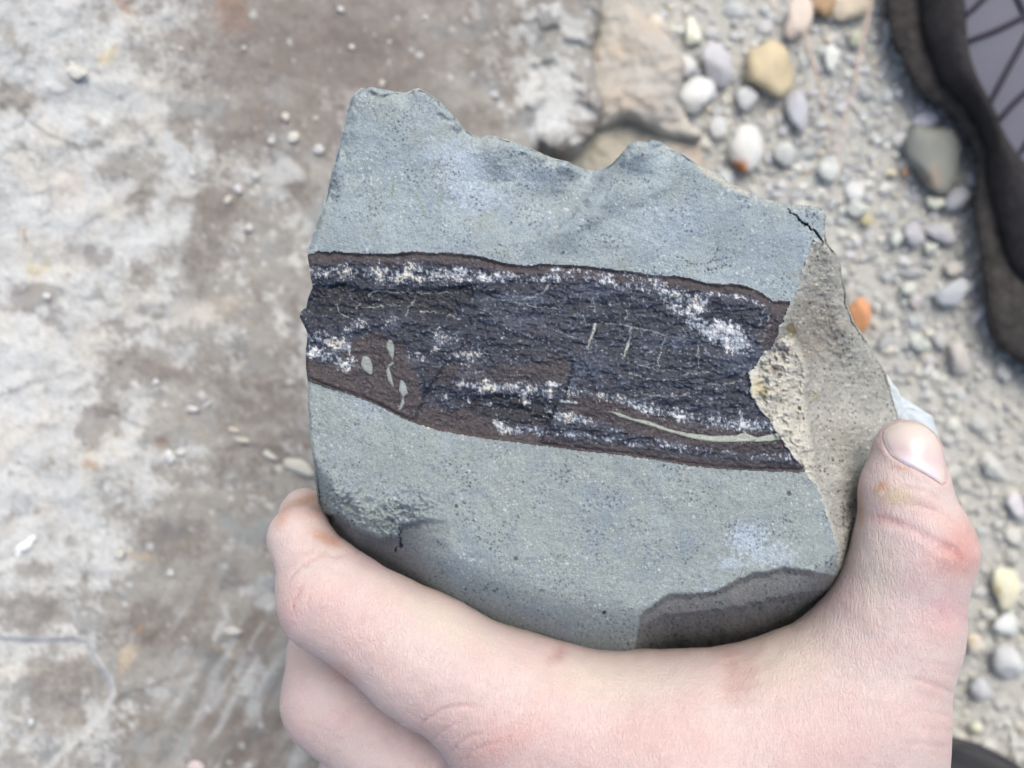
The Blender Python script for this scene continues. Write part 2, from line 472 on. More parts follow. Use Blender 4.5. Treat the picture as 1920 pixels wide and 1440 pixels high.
# ------------------------------------------------------------------ gravel
def ico(sub):
    bm = bmesh.new(); bmesh.ops.create_icosphere(bm, subdivisions=sub, radius=1.0)
    v = np.array([q.co[:] for q in bm.verts]); f = np.array([[q.index for q in t.verts] for t in bm.faces]); bm.free()
    return v, f
ICO = {k: ico(k) for k in (1, 2, 3, 4)}
def stone_shape(sub, seed, ang=0.35):
    """an irregular stone: a ball cut by a few random planes and roughened"""
    r = np.random.default_rng(seed)
    v, f = ICO[sub]
    v = v.copy()
    for _ in range(7):
        nrm = r.normal(size=3); nrm /= np.linalg.norm(nrm)
        lim = r.uniform(0.48, 0.9)
        d = v @ nrm
        v = v - np.clip(d - lim, 0, None)[:, None] * nrm * (0.6 + ang)
    n = vnoise(v[:, 0] * 1.3 + 3 * seed, v[:, 1] * 1.3 + v[:, 2] * 1.1, seed % 97)
    n = n + 0.5 * vnoise(v[:, 0] * 2.9 - seed, v[:, 1] * 2.9 + v[:, 2] * 2.3, seed % 89)
    v = v * (1 + 0.16 * n)[:, None]
    return v / np.abs(v).max(0), f

def rand_rot(r):
    q = r.normal(size=4); q /= np.linalg.norm(q); a, b, c, d = q
    return np.array([[1 - 2 * (c * c + d * d), 2 * (b * c - a * d), 2 * (b * d + a * c)], [2 * (b * c + a * d), 1 - 2 * (b * b + d * d), 2 * (c * d - a * b)], [2 * (b * d - a * c), 2 * (c * d + a * b), 1 - 2 * (b * b + c * c)]])

def lean_rot(r):
    a = r.uniform(0, 2 * np.pi); t = r.normal(0, 0.28); u = r.normal(0, 0.28)
    Rz = np.array([[np.cos(a), -np.sin(a), 0], [np.sin(a), np.cos(a), 0], [0, 0, 1]])
    Rx = np.array([[1, 0, 0], [0, np.cos(t), -np.sin(t)], [0, np.sin(t), np.cos(t)]])
    Ry = np.array([[np.cos(u), 0, np.sin(u)], [0, 1, 0], [-np.sin(u), 0, np.cos(u)]])
    return Rx @ Ry @ Rz
GRAV = [(172, 176, 180), (186, 188, 190), (158, 160, 166), (196, 197, 198), (178, 176, 180), (146, 148, 150), (188, 184, 176), (170, 170, 166), (206, 206, 200), (182, 180, 190), (196, 184, 168), (150, 152, 152)]
GRAVL = np.array([lin(c) for c in GRAV]) * 1.14
GRAVM = lin((194, 196, 199)); GRAVW = lin((188, 185, 177))
def gravel(name, count, region, rmin, rmax, sub, power, seed, zbase, clear=None):
    r = np.random.default_rng(seed)
    tmpl = [stone_shape(sub, 900 + i) for i in range(14)]
    vs, fs, cs = [], [], []; off = 0
    for i in range(count):
        px = r.uniform(region[0], region[2]); py = r.uniform(region[1], region[3])
        # darker fine grit and lighter coarse areas follow the beach
        rad = (rmin + (rmax - rmin) * r.random() ** power)
        if clear is not None and clear(px, py): continue
        R = rad * WD * CAM_H / 1920
        v, f = tmpl[r.integers(14)]
        sc = np.array([r.uniform(0.8, 1.35), r.uniform(0.7, 1.0), r.uniform(0.42, 0.62)]) * R
        v = (v * sc) @ lean_rot(r).T
        c0 = P(np.array([px]), np.array([py]), np.array([CAM_H - zbase - R * r.uniform(-0.05, 0.15)]))[0]
        vs.append(v + c0); fs.append(f + off); off += len(v)
        c = GRAVL[r.integers(len(GRAVL))] * 0.75 + GRAVM * 0.25
        warm_ = min(max((py - 520) / 380, 0), 1)
        c = (c * (1 - 0.55 * warm_) + GRAVW * 0.55 * warm_) * r.uniform(0.88, 1.12)
        cs.append(np.tile(c, (len(v), 1)))
    o = mesh_obj(name, np.concatenate(vs), np.concatenate(fs), M_peb, col=np.concatenate(cs))
    return tag(o, kind='stuff')
gravel('gravel', 9500, (1200, -120, 2060, 1560), 3.5, 11, 1, 1.9, 61, -0.0022)
gravel('gravel_coarse', 420, (1230, -100, 2060, 1560), 12, 25, 2, 1.7, 62, -0.0022)
gravel('gravel_outskirts', 7500, (700, -1800, 4200, 3000), 8, 34, 1, 1.6, 63, -0.0022, clear=lambda x, y: 1200 < x < 2060 and -120 < y < 1560)

# single pebbles seen apart: px, py, half width, half height, turn, colour, label
def pebble(px, py, rx, ry, rot, c, label, seed, depth=None, spot=None, flat=0.55, name='pebble', cat='pebble', group='pebbles lying on the gravel', sink=0.5, sub=3):
    on_slab = depth is not None
    dep = CAM_H if depth is None else depth
    k = WD * dep / 1920
    v, f = stone_shape(sub, seed, 0.25)
    hz = min(rx, ry) * k * flat
    a = math.radians(-rot)
    X = v[:, 0] * rx * k; Y = v[:, 1] * ry * k
    q = np.stack([X * math.cos(a) - Y * math.sin(a), X * math.sin(a) + Y * math.cos(a), v[:, 2] * hz], -1)
    base = np.array(p1(px, py, dep - hz * (1 - sink)))
    c = np.asarray(c, float); c = (c * 0.85 + c.mean() * 0.15) * 0.80 + 0.20 * np.array((184, 184, 180))
    vn = vnoise(v[:, 0] * 1.6 + seed, v[:, 1] * 1.6 + v[:, 2] * 1.3, seed) + 0.6 * vnoise(v[:, 0] * 5 + seed, v[:, 1] * 5 + v[:, 2] * 4, seed + 1)
    col = np.tile(lin(c), (len(v), 1)) * (1 + 0.13 * vn)[:, None]
    if spot:
        sx, sy, sr, sc = spot
        qx, qy, _ = unP(q + base)
        col = mixc(col, lin(sc), ss(1.0, 0.55, np.hypot(qx - sx, qy - sy) / sr))
    o = mesh_obj(name, q, f, M_peb, col=col)
    o.location = base
    return tag(o, label, cat, group)

PEB = [
 (1440, 134, 52, 60, 8, (208, 186, 146), 'big smooth tan pebble, the largest rounded one on the gravel', None),
 (1298, 64, 17, 32, -8, (232, 232, 214), 'cream upright pebble at the right edge of the tan sandstone rock', None),
 (1284, 124, 22, 22, 0, (206, 208, 212), 'small round pale pebble above the white one by the tan sandstone', None),
 (1304, 178, 35, 38, 20, (214, 216, 220), 'chunky white-grey pebble beside the tan sandstone rock', None),
 (1346, 120, 32, 46, 0, (190, 190, 202), 'flat lilac-grey pebble left of the big tan pebble', None),
 (1404, 282, 40, 48, 20, (220, 221, 222), 'round white pebble with a rust-orange lower corner', (1383, 320, 26, (180, 112, 62))),
 (1474, 284, 26, 28, 0, (204, 206, 208), 'light grey round pebble right of the one with an orange corner', None),
 (1554, 316, 20, 26, 0, (206, 210, 210), 'whitish egg-shaped pebble under the meeting point of the dry needles', None),
 (1494, 206, 22, 46, -8, (178, 180, 194), 'long bluish grey pebble below the big tan pebble', None),
 (1496, 34, 26, 44, 12, (214, 194, 182), 'pinkish beige long pebble at the top edge', None),
 (1546, 12, 28, 24, -30, (172, 132, 90), 'brown ochre pebble at the top edge', None),
 (1594, 14, 36, 30, -20, (218, 198, 172), 'cream-orange pebble at the top edge next to the dry needle', None),
 (1560, 108, 14, 26, 0, (222, 226, 222), 'slim white pebble between the two dry needles', None),
 (1606, 72, 14, 18, 20, (206, 206, 178), 'yellowish small pebble touching the longer dry needle', None),
 (1750, 290, 52, 78, -6, (122, 126, 122), 'dark grey-green stone lying against the boot sole', (1748, 335, 26, (160, 148, 136))),  # the tan spot paints a highlight low on this stone
 (1756, 381, 22, 13, 18, (204, 208, 192), 'cream oval pebble just below the dark grey-green stone', None),
 (1796, 374, 30, 22, -20, (150, 152, 164), 'blue-grey pebble tucked between the boot and the dark grey-green stone', None),
 (1766, 437, 34, 18, 20, (170, 168, 180), 'long mauve pebble with a shadowed lower edge, left of the boot', None),
 (1714, 438, 22, 26, 10, (174, 174, 186), 'mauve squat pebble next to the long mauve one', None),
 (1680, 447, 16, 18, 0, (202, 208, 204), 'small whitish pebble left of the two mauve pebbles', None),
 (1746, 464, 13, 12, 0, (208, 212, 198), 'tiny cream pebble beneath the long mauve one', None),
 (1614, 592, 24, 34, -16, (214, 134, 78), 'bright orange pebble beside the edge of the held rock', None),
 (1726, 640, 22, 19, 10, (206, 212, 204), 'white-green blocky pebble right of the held rock', None),
 (1706, 540, 17, 12, -25, (208, 212, 204), 'small white pebble right of the orange pebble', None),
 (1790, 548, 40, 28, -5, (174, 178, 190), 'broad bluish pebble near the heel side of the boot', None),
 (1796, 672, 24, 34, -10, (190, 182, 178), 'pinkish grey pebble above and right of the thumb tip', None),
 (1718, 566, 12, 16, 0, (190, 180, 184), 'small pink-grey pebble between two white ones', None),
 (1786, 505, 17, 14, 0, (184, 176, 172), 'small brownish pink pebble above the broad bluish pebble', None),
 (1884, 1100, 27, 44, 4, (226, 220, 188), 'cream-yellow pebble right of the thumb base', (1872, 1108, 8, (206, 170, 100))),
 (1885, 1172, 26, 24, 0, (208, 212, 214), 'white rounded pebble just below the cream-yellow one', None),
 (1892, 1240, 32, 36, 0, (192, 194, 200), 'big pale grey pebble under the white rounded one', None),
 (1830, 1206, 22, 20, 0, (206, 194, 180), 'beige pebble with an orange fleck close to the wrist', (1824, 1200, 7, (206, 160, 96))),
 (1842, 1292, 24, 24, 0, (182, 184, 192), 'mid grey pebble left of the big pale grey one', None),
 (1906, 946, 17, 28, -14, (202, 198, 208), 'lilac-white pebble at the picture edge, level with the thumb nail', None),
 (1831, 1364, 12, 11, 0, (224, 222, 190), 'tiny yellow-white pebble near the black rubber boot', None),
 (1786, 1298, 0, 0, 0, (0, 0, 0), '', None),
 (1860, 880, 26, 16, 30, (196, 198, 196), 'flat pale pebble right of the thumb knuckle', None),
 (1610, 392, 24, 16, 10, (198, 202, 198), 'white flat pebble just right of the cracked corner of the held rock', None),
 (1672, 322, 13, 9, 10, (214, 200, 166), 'small cream-orange pebble left of the dark grey-green stone', None),
 (1697, 323, 6, 9, 0, (186, 130, 84), 'tiny orange grain touching the dark grey-green stone', None),
 (1400, 186, 22, 26, 0, (198, 200, 206), 'pale grey pebble under the left side of the big tan pebble', None),
 (1345, 240, 20, 22, 0, (198, 200, 204), 'light pebble below the chunky white-grey one', None),
 (1545, 392, 10, 12, 0, (206, 210, 210), '', None),
 (1625, 412, 14, 10, 0, (196, 180, 132), 'small yellowish pebble right of the held rock top corner', None),
]
for i, (px, py, rx, ry, rot, c, lab, spot) in enumerate(PEB):
    if rx and lab:
        pebble(px, py, rx * 0.98, ry * 0.98, rot, c, lab, 300 + i, spot=spot)


# ------------------------------------------------------------------ the held rock with the fossil band
M_stone = material('grey_siltstone', 0.9, 0.18, grain=4200, var=0.22, bump=0.00034, bump_scale=3000)
M_foss = material('fossil_bone', 0.40, 0.45, grain=5200, var=0.18, bump=0.00022, bump_scale=3600)
M_side = material('beige_break', 0.92, 0.15, grain=5200, var=0.15, bump=0.00028, bump_scale=3200)

R_TOP = [(676, 165), (700, 163), (730, 170), (762, 174), (775, 167), (785, 165), (800, 172), (825, 190), (850, 215), (870, 240), (885, 252), (900, 258), (915, 254), (930, 255), (960, 265), (1000, 280), (1040, 297), (1060, 302), (1085, 312), (1110, 320), (1128, 318), (1150, 304), (1165, 288), (1180, 270), (1190, 266), (1205, 266), (1222, 262), (1240, 266), (1256, 278), (1285, 290), (1310, 310), (1330, 318), (1355, 330), (1370, 345), (1395, 355), (1430, 372), (1470, 383), (1500, 384), (1535, 388), (1548, 398)]
R_RIGHT = [(1550, 410), (1548, 440), (1552, 455), (1565, 470), (1575, 490), (1580, 520), (1588, 550), (1588, 570), (1600, 600), (1625, 640), (1650, 680), (1662, 700), (1670, 730), (1685, 770), (1690, 800), (1692, 900), (1670, 1000), (1640, 1080), (1590, 1140), (1520, 1200), (1440, 1240)]
R_BOT = [(1340, 1268), (1190, 1276), (1070, 1262), (980, 1235), (900, 1200), (800, 1150), (720, 1105), (650, 1060), (615, 1000), (597, 950)]
R_LEFT = [(592, 905), (590, 880), (585, 850), (580, 800), (577, 760), (577, 720), (574, 690), (573, 660), (577, 625), (570, 610), (562, 595), (565, 583), (575, 575), (577, 560), (586, 540), (581, 510), (577, 480), (580, 460), (590, 430), (605, 390), (615, 350), (625, 310), (635, 270), (645, 230), (650, 205), (660, 180)]
R_OUT = rough_poly(R_TOP, 7, 1.6, 71) + rough_poly(R_RIGHT, 7, 2.0, 72)[:-1] + R_BOT + rough_poly(R_LEFT, 7, 1.2, 73)[:-1]
# (rough_poly closes its own loop: drop the closing run)
def open_rough(pts, step, amp, seed):
    out = []
    for i in range(len(pts) - 1):
        a = np.array(pts[i], float); b = np.array(pts[i + 1], float)
        n = max(1, int(np.hypot(*(b - a)) / step))
        out += [a + (b - a) * k / n for k in range(n)]
    o = np.array(out); t = np.arange(len(o), dtype=float)
    o[:, 0] += amp * fbm(t, t * 0 + 3.3, 3.0, 3, seed); o[:, 1] += amp * fbm(t, t * 0 + 8.7, 3.0, 3, seed + 5)
    return [tuple(q) for q in o]
R_OUT = open_rough(R_TOP + R_RIGHT[:1], 7, 1.7, 71) + open_rough(R_RIGHT + R_BOT[:1], 7, 2.0, 72) + R_BOT + open_rough(R_LEFT + R_TOP[:1], 7, 1.2, 73)

RIDGE = [(1549, 396), (1545, 440), (1541, 456), (1526, 448), (1516, 474), (1504, 512), (1494, 550), (1484, 566), (1476, 580), (1468, 600), (1462, 615), (1458, 630), (1450, 645), (1440, 656), (1428, 668), (1420, 680), (1412, 690), (1404, 700), (1410, 720), (1407, 735), (1418, 760), (1430, 775), (1443, 785), (1452, 800), (1462, 820), (1477, 842), (1492, 862), (1510, 885), (1520, 898), (1532, 913), (1546, 947), (1558, 985), (1570, 1028), (1575, 1067), (1572, 1100)]
SIDE = RIDGE + [(1572, 1300), (1760, 1300), (1760, 380)]
TX = [(560, 476), (578, 478), (598, 471), (619, 473.5), (625, 470), (651, 474), (680, 475.6), (715, 475), (730, 478), (750, 473.5), (782, 471.5), (820, 475.6), (826, 473.5), (855, 475.6), (890, 479), (919, 486), (948, 494), (977, 497.7), (998, 498), (1012, 495), (1036, 496), (1065, 497), (1101, 499), (1153, 506), (1189, 510), (1244, 518), (1263, 517), (1290, 521), (1321, 530), (1345, 533), (1382, 533), (1406, 538), (1428, 548.6), (1449, 564), (1486, 565), (1600, 566)]
BX = [(560, 708), (576, 712), (613, 727), (657, 740), (700, 756.5), (727, 769.6), (750, 783), (788, 796), (832, 809), (890, 819), (948, 826), (1036, 838), (1088, 845), (1153, 851), (1214, 860), (1305, 874), (1367, 880), (1428, 883), (1510, 885), (1600, 888)]
YB = [(560, 880), (590, 912), (600, 925), (615, 955), (630, 985), (650, 1010), (668, 1033), (690, 1040), (720, 1055), (760, 1078), (800, 1100), (860, 1130), (920, 1155), (980, 1178), (1030, 1195), (1070, 1205), (1120, 1211), (1190, 1216), (1250, 1217), (1320, 1213), (1380, 1204), (1430, 1190), (1480, 1170), (1530, 1130), (1560, 1100), (1590, 1050), (1700, 900)]
DARK = [(1186, 1290), (1190, 1216), (1198, 1160), (1204, 1148), (1232, 1128), (1256, 1112), (1290, 1113), (1340, 1108), (1362, 1098), (1385, 1085), (1410, 1074), (1440, 1072), (1470, 1062), (1482, 1066), (1520, 1070), (1566, 1078), (1600, 1090), (1600, 1290)]
OVER = [(600, 968), (622, 962), (640, 962), (660, 983), (690, 998), (712, 1006), (742, 1004), (754, 982), (790, 972), (830, 975), (856, 1000), (900, 1030), (960, 1065), (1000, 1100), (1000, 1300), (600, 1300)]
def itp(T, x):
    T = np.array(T); return np.interp(x, T[:, 0], T[:, 1])

ST = 1.75
xs = np.arange(552, 1702, ST); ys = np.arange(155, 1284, ST)
X, Y = np.meshgrid(xs, ys); shp = X.shape
x = X.ravel().copy(); y = Y.ravel().copy()
ins, qx, qy, bd = outline_grid(xs, ys, R_OUT, 60)
I = ins.reshape(shp)
keep = (I[:-1, :-1].astype(int) + I[:-1, 1:] + I[1:, 1:] + I[1:, :-1]) >= 2
sn = ((~ins) | (bd < ST * 0.4)) & (bd < ST * 1.6)
x = np.where(sn, qx, x); y = np.where(sn, qy, y)
s_edge = np.where(ins, bd, 0.0)

# noises used by both shape and colour
nA = fbm(x, y, 230, 4, 101); nB = fbm(x, y, 80, 5, 102); nC = fbm(x, y, 24, 5, 103); nD = fbm(x, y, 8, 4, 104, gain=0.65); nE = fbm(x, y, 5.0, 2, 105, gain=0.8)
xw = x + 5 * fbm(x, y, 30, 4, 106); yw = y + 4 * fbm(x, y, 26, 4, 107)
dT = y - itp(TX, x) + 1.5 * nD + 0.8 * nC; dB = itp(BX, x) - y + 1.5 * nD + 0.8 * nC
xr = x + 2.6 * nD + 4.5 * nC; yr = y + 2.0 * nD
side = inside(xr, yr, SIDE)
dR, _ = dist_line(xr, yr, RIDGE, 500)
band = (dT > 0) & (dB > 0) & ~side

# ---- relief of the front, millimetres towards the viewer
h = 0.55 * nA + 0.38 * nB + 0.16 * nC + 0.07 * nD
d, _ = dist_line(x, y, [(1125, 300), (1100, 345), (1040, 400), (960, 425), (860, 430)])
h -= 5.5 * np.exp(-(d / 48) ** 2) * ss(480, 320, y + 0.12 * (1128 - x))
h -= 2.2 * ss(60, 0, np.abs(x - 1040) * 0.25 + np.abs(y - 340) * 0.55)
d, t = dist_line(x, y, [(1195, 262), (1150, 330), (1110, 395), (1040, 430)])
h += 4.2 * np.exp(-(d / 24) ** 2) * (1 - 0.85 * t)
d, _ = dist_line(x, y, [(860, 250), (880, 300), (920, 340), (1000, 370)])
h -= 0.9 * np.exp(-(d / 36) ** 2)
h -= 1.0 * ss(0, 1, (x - 650) / -60) * ss(470, 400, y)
ST1 = sd_poly(x + 5 * nC + 1.5 * nD, y + 5 * nC, [(1150, 296), (1122, 345), (1096, 384), (1056, 420), (1000, 446), (930, 456), (760, 460), (760, 700), (1300, 700), (1300, 250), (1180, 250)])
FR1 = [(1150, 296), (1122, 345), (1096, 384), (1056, 420), (1000, 446), (930, 456)]
d, t = dist_line(x + 5 * nC + 1.5 * nD, y + 5 * nC, FR1, 120)
sg = np.where(ST1 < 0, 1, -1) * np.minimum(d, 60)
h += 1.1 * ss(-5, 5, sg) * ss(70, 4, d) * ss(0, .15, t) * ss(1, .7, t)
ST2 = sd_poly(x + 4 * nC, y + 4 * nC, [(1184, 262), (1166, 310), (1140, 360), (1112, 398), (1060, 470), (1060, 700), (1400, 700), (1400, 250)])
FR2 = [(1184, 262), (1166, 310), (1140, 360), (1112, 398)]
d, t = dist_line(x + 4 * nC, y + 4 * nC, FR2, 100)
sg = np.where(ST2 < 0, 1, -1) * np.minimum(d, 60)
h += 0.9 * ss(-7, 7, sg) * ss(70, 4, d) * ss(1, .6, t)
chp = ss(0.05, 0.45, fbm(x, y, 75, 3, 165) + 0.2) * ss(30, 0, s_edge + 5 * nC) * (y < 430)
h -= 1.9 * chp
h += 0.35 * chp * nC
# conchoidal ribs fading out from the notch
rr = np.hypot(x - 1160, (y - 250) * 1.15)
h += 0.5 * np.sin(rr / 17 + 2.0 * nB) * ss(330, 120, rr) * ss(60, 130, rr) * (y < itp(TX, x) - 12)
h -= 1.4 * ss(14, 0, s_edge) ** 1.6 * (y < 470)
h -= 0.35 * ss(7, 0, s_edge) ** 1.5 * (y >= 470)
h -= 0.3 * ss(5, 0, s_edge)
left_flat = ss(26, 0, x - np.interp(y, [165, 310, 430, 480, 700, 910, 1300], [700, 632, 598, 588, 588, 606, 700]))
h -= 0.45 * left_flat
# lower front rolls away towards the palm
e = itp(YB, x) - y
W = np.interp(x, [560, 640, 720, 900, 1100, 1190, 1300, 1450, 1560], [50, 84, 104, 120, 112, 100, 112, 92, 66])
t = np.clip(1 - e / W, 0, 4)
h -= 12.5 * np.where(t < 1, t ** 2.5, 1 + 1.9 * (t - 1))
dk = sd_poly(x + 1.2 * nC + 1.5 * nD, y + 1.2 * nC + 1.5 * nD, DARK)
h -= 1.6 * ss(4, -12, dk) * ss(1560, 1500, x) + 0.02 * np.clip(-dk, 0, 60)
FACET = [(1150, 1300), (1188, 1196), (1214, 1170), (1244, 1152), (1300, 1148), (1352, 1142), (1410, 1130), (1460, 1118), (1510, 1112), (1570, 1104), (1620, 1110), (1620, 1300)]
fc = sd_poly(x + 4 * nC, y + 4 * nC, FACET)
h -= 0.20 * np.clip(-fc, 0, 80) + 1.2 * ss(3, -10, fc)
ov = sd_poly(x + 5 * nC + 3 * nD, y + 5 * nC + 3 * nD, OVER)
h -= (4.6 * ss(2, -9, ov)) * ss(850, 735, x)
h += (1.7 * nC + 0.9 * nD) * ss(56, 0, np.abs(ov - 20)) * ss(860, 740, x) * ss(900, 930, y)
# rough little zone low on the left
# hairline cracks
CRACKS = [([(1479, 392), (1482, 398), (1492, 406), (1500, 413), (1512, 422), (1520, 428), (1526, 434), (1534, 443), (1540, 452), (1542, 462)], 0.9, 2.6, 1.7),
          ([(1268, 480), (1282, 486), (1291, 492), (1300, 497), (1312, 495), (1324, 496), (1331, 492), (1340, 478), (1346, 463)], 0.4, 0.6, 0.3),
          ([(1318, 508), (1332, 506), (1346, 504), (1358, 500), (1374, 494)], 0.5, 0.8, 0.35),
          ([(749, 978), (747, 990), (750, 1002), (753, 1018), (754, 1026)], 0.8, 1.8, 1.0), ([(756, 1023), (745, 1025), (741, 1035)], 0.8, 1.6, 0.9)]
jx_ = 5 * fbm(x, y, 14, 4, 161, gain=0.7); jy_ = 4 * fbm(x, y, 12, 4, 162, gain=0.7)
ck = np.zeros_like(x)
for pts, w0, w1, dp in CRACKS:
    d, t = dist_line(x + jx_, y + jy_, pts, 14)
    wd = w0 + (w1 - w0) * t
    m = np.clip(1.3 - d / wd, 0, 1)
    h -= dp * m; ck = np.maximum(ck, m)

# ---- the stone's colours
blue = lin((124, 139, 157)); pale = lin((160, 173, 181)); green = lin((148, 156, 155)); deep = lin((100, 109, 122)); white = lin((212, 217, 222))
col = np.tile(lin((153, 164, 170)), (len(x), 1))
col = mixc(col, green, ss(-0.1, 0.5, 0.7 * nB + 0.6 * ss(480, 900, y)) * 0.8)
col = mixc(col, pale, ss(0.0, 0.5, nA + 0.4 * nC) * 0.5 * ss(900, 500, y))
col = mixc(col, blue, ss(0.05, 0.55, fbm(x, y, 90, 5, 111) + 0.35 * nC + 0.35 * nD) * 0.32)
for cx, cy, rx, ry, a in [(740, 300, 80, 60, .5), (890, 330, 110, 80, .5), (1330, 430, 120, 60, .7), (1420, 480, 90, 60, .7), (640, 430, 40, 60, .5), (1120, 960, 90, 60, .6), (1290, 1010, 40, 50, .6), (790, 950, 120, 40, .4), (1060, 420, 70, 30, .4), (900, 1100, 90, 60, .5), (1555, 1010, 20, 40, .6)]:
    q = 1 - np.hypot((xw - cx) / rx, (yw - cy) / ry)
    col = mixc(col, blue, ss(-0.2, 0.9, q + 0.5 * nC + 0.7 * nD) * a * 0.45)
for cx, cy, rx, ry, a in [(840, 280, 60, 26, .5), (870, 330, 60, 60, .55), (900, 370, 80, 30, .5), (1000, 330, 70, 30, .35), (1400, 1010, 38, 36, .75), (1440, 1040, 60, 24, .55), (1370, 1055, 26, 18, .6), (1120, 350, 40, 30, .35), (1240, 420, 80, 50, .3)]:
    q = 1 - np.hypot((xw - cx) / rx, (yw - cy) / ry)
    col = mixc(col, lin((176, 188, 204)), ss(-0.1, 0.6, q + 0.6 * nD + 0.3 * nC) * a)
cl = ss(-0.2, 0.5, fbm(x, y, 60, 5, 112))           # where the dark grains crowd
col = mixc(col, deep, np.clip(dots(x, y, 6.0, 0.62, 1.0, 2.6, 113) * (0.25 + 0.75 * cl), 0, 1) * 0.85)
col = mixc(col, lin((70, 82, 104)), dots(x, y, 10.0, 0.34, 1.0, 2.8, 114) * (0.3 + 0.7 * cl) * 0.9)
col = mixc(col, lin((62, 66, 76)), dots(x, y, 60.0, 0.12, 1.5, 5.0, 117) * 0.8)
wz = ss(-0.1, 0.5, fbm(x, y, 60, 4, 115))
col = mixc(col, white, dots(x, y, 7.0, 0.40, 0.9, 2.3, 116) * (0.25 + 0.6 * wz) * 0.65)
col = mixc(col, white, dots(x, y, 26.0, 0.14, 1.2, 4.0, 118) * wz * 0.6)
for pts in [[(782, 365), (790, 385), (797, 405)], [(738, 332), (735, 362)], [(734, 366), (740, 355)]]:
    d, _ = dist_line(x + 2 * nD, y, pts)
    col = mixc(col, lin((118, 138, 92)), ss(3.2, 0.8, d + 2 * nD) * 0.5)
# thin buff rim along the top break, its rim light painted in
col = mixc(col, lin((186, 182, 172)), ss(7, 1, s_edge + 3 * nD) * (y < 420) * 0.5 * ss(0.0, 0.5, fbm(x, y, 40, 3, 119)))
d, _ = dist_line(x, y, [(1315, 312), (1345, 336), (1375, 350), (1400, 362)])
col = mixc(col, lin((186, 182, 172)), ss(10, 3, d + 4 * nD) * 0.7)
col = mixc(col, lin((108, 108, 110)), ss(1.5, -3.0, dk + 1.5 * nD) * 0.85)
col = mixc(col, lin((150, 148, 146)), ss(3, 0.5, np.hypot((x - 1386) / 1.0, (y - 1192) / 2.0)))
col = mixc(col, lin((112, 112, 118)), ss(3, -12, ov) * ss(880, 720, x) * 0.8)  # shade of the hollow under the overhang, painted into the stone colour
col = mixc(col, lin((36, 38, 46)), ck * 0.9)
col = mixc(col, lin((60, 66, 70)), ss(5, 3.4, np.hypot(x - 1133, (y - 1148) * 1.2) + nD))
col = mixc(col, lin((172, 180, 184)), np.clip(chp, 0, 1) * 0.45)
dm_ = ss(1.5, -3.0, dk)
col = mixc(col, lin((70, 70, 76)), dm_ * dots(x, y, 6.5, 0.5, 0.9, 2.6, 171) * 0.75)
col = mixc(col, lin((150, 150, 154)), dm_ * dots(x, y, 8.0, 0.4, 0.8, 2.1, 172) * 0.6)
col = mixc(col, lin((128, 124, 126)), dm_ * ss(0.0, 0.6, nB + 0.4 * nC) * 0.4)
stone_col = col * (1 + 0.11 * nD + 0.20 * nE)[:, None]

# ---- the broken side on the right
sl = np.interp(y, [380, 560, 700, 800, 900, 960, 1040], [0.15, 0.13, 0.122, 0.125, 0.16, 0.26, 0.34])
ry_ = np.arange(200, 1400, 4.0); ro = np.array(sorted([(b_, a_) for a_, b_ in RIDGE])); rx_ = np.interp(ry_, ro[:, 0], ro[:, 1])
kn = np.exp(-(np.arange(-40, 41) * 4.0 / 55) ** 2); kn /= kn.sum()
rx_ = np.convolve(np.pad(rx_, 40, mode='edge'), kn, mode='valid')
hs = -((x - np.interp(y, ry_, rx_)) * sl) + 0.9 * nB + 0.6 * nC + 0.26 * nD
CHIP = [(1404, 700), (1428, 668), (1450, 645), (1474, 622), (1490, 640), (1506, 668), (1516, 700), (1508, 740), (1516, 790), (1526, 850), (1528, 905), (1510, 890), (1477, 842), (1452, 800), (1430, 775), (1407, 735)]
chip = sd_poly(x + 6 * nC + 4 * nD, y + 5 * nC, CHIP)
hs += (0.055 * np.clip(dR, 0, 60)) * ss(8, -8, chip) + (0.9 * nC + 0.45 * nD + 0.8 * nB) * ss(6, -6, chip)
# a shoulder running down from the cracked corner, then the hollow below it
d, t = dist_line(x, y, [(1545, 440), (1558, 520), (1572, 600), (1600, 660)])
hs += 2.6 * np.exp(-(d / 17) ** 2) * (1 - 0.5 * t)
hs -= 1.8 * np.exp(-((x - 1520) / 34) ** 2 - ((y - 640) / 40) ** 2)
hs -= 1.6 * np.exp(-((x - 1482) / 12) ** 2 - ((y - 628) / 14) ** 2)
hs -= 2.5 * ss(14, 0, s_edge) ** 1.5
hs -= 9.0 * np.clip(1 - e / W, 0, 3) ** 2
beige = lin((162, 162, 159))
sc = np.tile(beige, (len(x), 1))
sc = mixc(sc, lin((150, 150, 146)), ss(-0.3, 0.4, nB) * 0.6)
sc = mixc(sc, lin((174, 174, 171)), ss(0.0, 0.5, -nB + 0.3 * nC) * 0.6)
q = 1 - np.hypot((xw - 1528) / 60, (yw - 620) / 76)
sc = mixc(sc, lin((146, 137, 126)), ss(-0.2, 0.6, q + 0.4 * nC) * 0.55)
q = 1 - np.hypot((xw - 1530) / 50, (yw - 520) / 90)
sc = mixc(sc, lin((158, 153, 146)), ss(-0.2, 0.6, q + 0.4 * nC) * 0.25)
sc = mixc(sc, lin((194, 191, 184)), ss(5, -5, chip) * (0.65 + 0.35 * ss(-0.4, 0.4, nC)))
q = 1 - np.hypot((x - 1470) / 26, (y - 742) / 26); sc = mixc(sc, lin((176, 172, 166)), ss(0, 0.5, q + 0.4 * nC) * 0.6)
